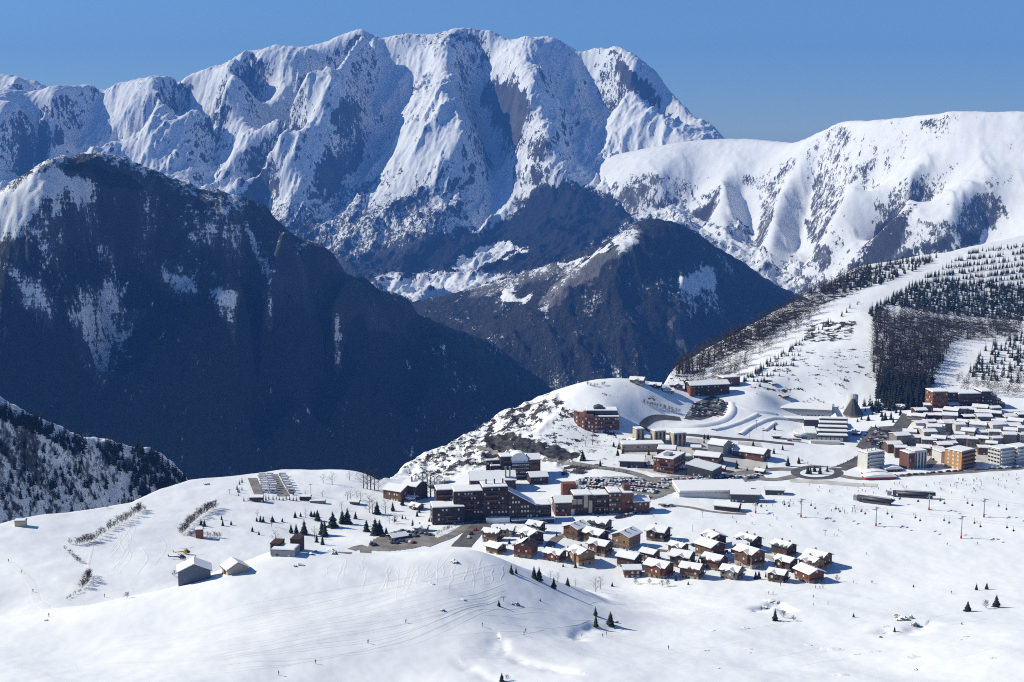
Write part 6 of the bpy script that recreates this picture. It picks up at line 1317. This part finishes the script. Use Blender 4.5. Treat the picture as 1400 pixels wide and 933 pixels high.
# ================================================================== people
def person_mesh(seed, jacket, trousers, pose):
    """one skinned body, standing 1.75 m: pose 0 stands, 1 skis with bent knees, 2 walks"""
    kn = (.0, .22, .08)[pose]; ln = (.0, .18, .05)[pose]; st = (.12, .16, .14)[pose]; sw = (.0, .0, .25)[pose]
    J = {'hip': (0,0,.95-kn*.35), 'belly': (ln*.5,0,1.15-kn*.35), 'chest': (ln,0,1.36-kn*.35), 'neck': (ln*1.2,0,1.50-kn*.35), 'head': (ln*1.3,0,1.58-kn*.35), 'top': (ln*1.35,0,1.72-kn*.35)}
    rad = {'hip': .15, 'belly': .14, 'chest': .16, 'neck': .06, 'head': .105, 'top': .08}; E = [('hip','belly'),('belly','chest'),('chest','neck'),('neck','head'),('head','top')]
    for s in (-1, 1):
        n = 'l' if s < 0 else 'r'; hx, hy, hz_ = J['hip']
        J.update({n+'thigh': (hx, s*st*.7, hz_-.08), n+'knee': (hx + kn + sw*s*.6, s*st, .50 - kn*.1), n+'ankle': (hx + kn*.2 + sw*s, s*st, .09), n+'toe': (hx + kn*.2 + sw*s + .17, s*st, .05),
                  n+'sh': (ln*1.05, s*.2, 1.42-kn*.35), n+'elb': (ln + .08 + kn*.4 - sw*s*.5, s*(.28 + kn*.3), 1.14-kn*.35), n+'wri': (ln + .26 + kn*.5 - sw*s*.6, s*(.27 + kn*.4), 1.02-kn*.3), n+'hand': (ln + .35 + kn*.5 - sw*s*.6, s*(.27 + kn*.4), 1.0-kn*.3)})
        rad.update({n+'thigh': .1, n+'knee': .07, n+'ankle': .055, n+'toe': .05, n+'sh': .08, n+'elb': .055, n+'wri': .042, n+'hand': .045}); E += [('hip',n+'thigh'),(n+'thigh',n+'knee'),(n+'knee',n+'ankle'),(n+'ankle',n+'toe'),('chest',n+'sh'),(n+'sh',n+'elb'),(n+'elb',n+'wri'),(n+'wri',n+'hand')]
    ks_ = list(J); bm = bmesh.new(); sk = bm.verts.layers.skin.verify(); V = {}
    for k in ks_: V[k] = bm.verts.new(J[k]); V[k][sk].radius = (rad[k], rad[k]); V[k][sk].use_root = (k == 'hip')
    for a, b_ in E: bm.edges.new((V[a], V[b_]))
    me = bpy.data.meshes.new('person_tmp'); bm.to_mesh(me); bm.free(); o = bpy.data.objects.new('person_tmp', me); COL.objects.link(o); o.modifiers.new('s', 'SKIN'); sub = o.modifiers.new('d', 'SUBSURF'); sub.levels = 1
    dg = bpy.context.evaluated_depsgraph_get(); out = bpy.data.meshes.new_from_object(o.evaluated_get(dg)); bpy.data.objects.remove(o)
    out.materials.clear()
    for m_ in (trousers, jacket, SKIN, HELMET): out.materials.append(m_)
    top = J['neck'][2]
    for f in out.polygons:
        z = f.center.z; f.material_index = 0 if z < J['hip'][2] + .02 and abs(f.center.y) < .27 else (1 if z < top - .01 else (3 if z > J['head'][2] + .02 else 2)); f.use_smooth = True
    return out
SKIN = simple('skin', (.5,.32,.24), .6, .1, 2.0); HELMET = simple('helmet', (.05,.05,.06), .4, .1, 2.0); CL = {n: simple('cloth_' + n, c, .8, .15, 1.0) for n, c in (('black',(.02,.02,.025)),('red',(.4,.04,.04)),('blue',(.04,.09,.3)),('dark',(.06,.06,.07)),('green',(.05,.16,.1)))}
PM = {(j, p_): person_mesh(0, CL[j], CL['black'] if j != 'black' else CL['dark'], p_) for j in ('black','red','blue','dark') for p_ in (0, 1)}
def person(px, py, j, pose, label, group=None):
    p = on(px, py); tag(link('person', PM[(j, pose)], None, p + Vector((0,0,.05)), rng.uniform(0, 6.28), 1.12), label, 'person', group)
for q in [(659,857,'black',1,'person in black skiing across the foreground with a long shadow'),(718,864.5,'blue',1,'upper skier of a pair right of the foreground middle'),(716,869,'dark',1,'lower skier of a pair right of the foreground middle'),(795,871,'red',1,'skier left of the hollow below the three conifers'),(824,871.5,'black',0,'left person of two standing under the broad hollow conifer'),(829,869,'dark',0,'right person of two standing under the broad hollow conifer'),(554.5,852,'dark',1,'lone skier on the white slope left of centre'),(914,888,'black',0,'person alone on the right foreground swell'),(381,923.5,'black',0,'person nearest the bottom edge at the left'),(431,908,'blue',1,'leaning skier above the person nearest the bottom edge'),(503,880,'black',1,'skier highest of three at the bottom left'),(67,844,'dark',0,'person beside the dark stone low in the left bowl'),(12,769,'black',1,'skier at the top of the pale track at far left'),(29.5,784,'dark',1,'skier halfway down the pale track at far left'),(45,810,'blue',1,'skier lowest on the pale track at far left'),(143,817,'black',0,'person on the flat between the bowl clump and round bush'),
 (1051,813,'black',0,'left person of two standing below the hamlet'),(1057,813,'blue',0,'right person of two standing below the hamlet'),(1115,805,'red',0,'first person of three in a row below the honey chalet'),(1121,805,'black',0,'middle person of three in a row below the honey chalet'),(1125,805,'blue',0,'last person of three in a row below the honey chalet'),(1112.5,818,'black',1,'skier below the row of three'),(1067,801,'dark',0,'person just under the lower hamlet edge'),(1301,812,'black',1,'skier in the right snow below the conifer pair'),(1166,798,'dark',1,'skier right of the bare bush by the hamlet end')]: person(*q)
for i, (px, py) in enumerate([(1002,709),(1007,716),(1028,717),(1053,720),(1082,722),(1062,711),(1057,706),(1027,707),(1140,733),(1147,727),(1144,734),(894,708),(1118,704),(1129,711),(1136,711),(1185,759),(1295,746),(1336,716),(1336,745),(1249,705),(1168,694),(1319,681)]):
    person(px, py, ('black','dark','blue','red')[i % 4], 1, f'{("black","dark","blue","red")[i % 4]} clad skier spread out on the open run behind the hamlet', 'skiers on the open run')
n = 0
while n < 110:
    poly = ([(1105,662),(1200,664),(1395,648),(1395,680),(1290,676),(1180,684),(1105,675)], [(1030,687),(1075,684),(1095,690),(1060,695),(1030,694)], [(1115,697),(1145,694),(1190,698),(1170,703),(1130,702)])[0 if n < 75 else (1 if n < 95 else 2)]
    x = rng.uniform(1030, 1395); y = rng.uniform(645, 704)
    if inpoly(x, y, poly):
        j = rng.choice(('black','dark','blue','red','black')); person(x, y, j, rng.randrange(2), f'{j} clad person in the crowd at the foot of the ski run', 'people at the foot of the ski run'); n += 1
# ================================================================== ski tracks
b = MB()
def track(pix, w_=.8, h=.16):
    pts = path_pts(pix, 2.2); n0 = len(b.v)
    for i, p in enumerate(pts):
        d = pts[min(i+1, len(pts)-1)] - pts[max(i-1, 0)]; d.z = 0; d.normalize(); q = Vector((-d.y, d.x, 0)); e = min(1, i/4, (len(pts)-1-i)/4)
        for s, z in ((-1, -.06), (-.35, h*e), (.35, -.05 + .03*e), (1, h*.7*e), (1.5, -.06)): c = p + q*w_*s; b.v.append((c.x, c.y, gz(c.x, c.y) + z))
    for i in range(len(pts)-1):
        for j in range(4): a = n0 + i*5 + j; b.f.append((a, a+1, a+6, a+5)); b.m.append(0)
for k in range(24):
    o = k*5 + rng.uniform(-7,7); s = rng.uniform(0, .35); e = rng.uniform(.65, 1)
    g = [(690 - o*.15, 768 + o*.55),(580,784 + o*.75),(440,812 + o*.75),(290,846 + o*.6),(130,868 + o*.45),(0,884 + o*.35)]; i0 = int(s*5); i1 = max(i0 + 3, int(e*6)); track([(x + rng.uniform(-14,14), y + rng.uniform(-5,5)) for x, y in g[i0:i1]], rng.uniform(.4,.8), rng.uniform(.07,.15))
for k in range(34):
    x = rng.uniform(450, 690); y = rng.uniform(757, 775); L = rng.uniform(18, 48); lean = rng.uniform(-.5, .15); a = rng.uniform(.6, 2.0); pts = []
    for i in range(9): pts.append((x + i*L*.125*lean + a*math.sin(i*1.7 + k), y + L*i/8))
    track([q for q in pts if hit(*q) is not None and hit(*q).y < 760], rng.uniform(.3, .5), rng.uniform(.05, .1))
for k in range(16):
    x = rng.uniform(560, 980); y = rng.uniform(825, 905); track([(x, y),(x + 40, y + rng.uniform(-6,8)),(x + 95, y + rng.uniform(-8,16)),(x + 150, y + rng.uniform(-5,22))], .5, .1)
for k in range(22):
    x = rng.uniform(1120, 1330); y = rng.uniform(725, 790); track([(x, y),(x + 35, y + rng.uniform(2,7)),(x + 80, y + rng.uniform(6,14))], .6, .12)
for k in range(14):
    x = rng.uniform(1000, 1320); y = rng.uniform(815, 915); track([(x, y),(x + 30, y - rng.uniform(2,7)),(x + 80, y - rng.uniform(4,16))], .5, .12)
for k in range(12):
    x = rng.uniform(140, 240); track([(x, 700 + k*4),(x + 12, 720 + k*4),(x - 5, 745 + k*4)], .5, .1)
track([(12,770),(30,785),(42,800),(48,822),(60,832),(110,836)], 2.4, .15); track([(128,740),(122,765),(120,780)], .8, .15)
o = b.build('ski_tracks', M_SNOW, None, True); o['kind'] = 'stuff'
# ================================================================== the air
HAZE = 5.5e-5
me = bpy.data.meshes.new('haze'); bm = bmesh.new()
bmesh.ops.create_cube(bm, size=1, matrix=Matrix.Translation((0, 7000, -310)) @ Matrix.Diagonal((33000, 19000, 2560, 1)))
bm.to_mesh(me); bm.free()
hz = bpy.data.objects.new('haze', me); COL.objects.link(hz); hz['kind'] = 'stuff'
m = bpy.data.materials.new('haze'); m.use_nodes = True; t = m.node_tree
t.nodes.remove(t.nodes['Principled BSDF']); v = N(t, 'ShaderNodeVolumePrincipled')
v.inputs['Color'].default_value = (0.10, 0.33, 1.0, 1); v.inputs['Density'].default_value = HAZE; v.inputs['Anisotropy'].default_value = 0.0
t.links.new(v.outputs[0], t.nodes['Material Output'].inputs['Volume']); me.materials.append(m)
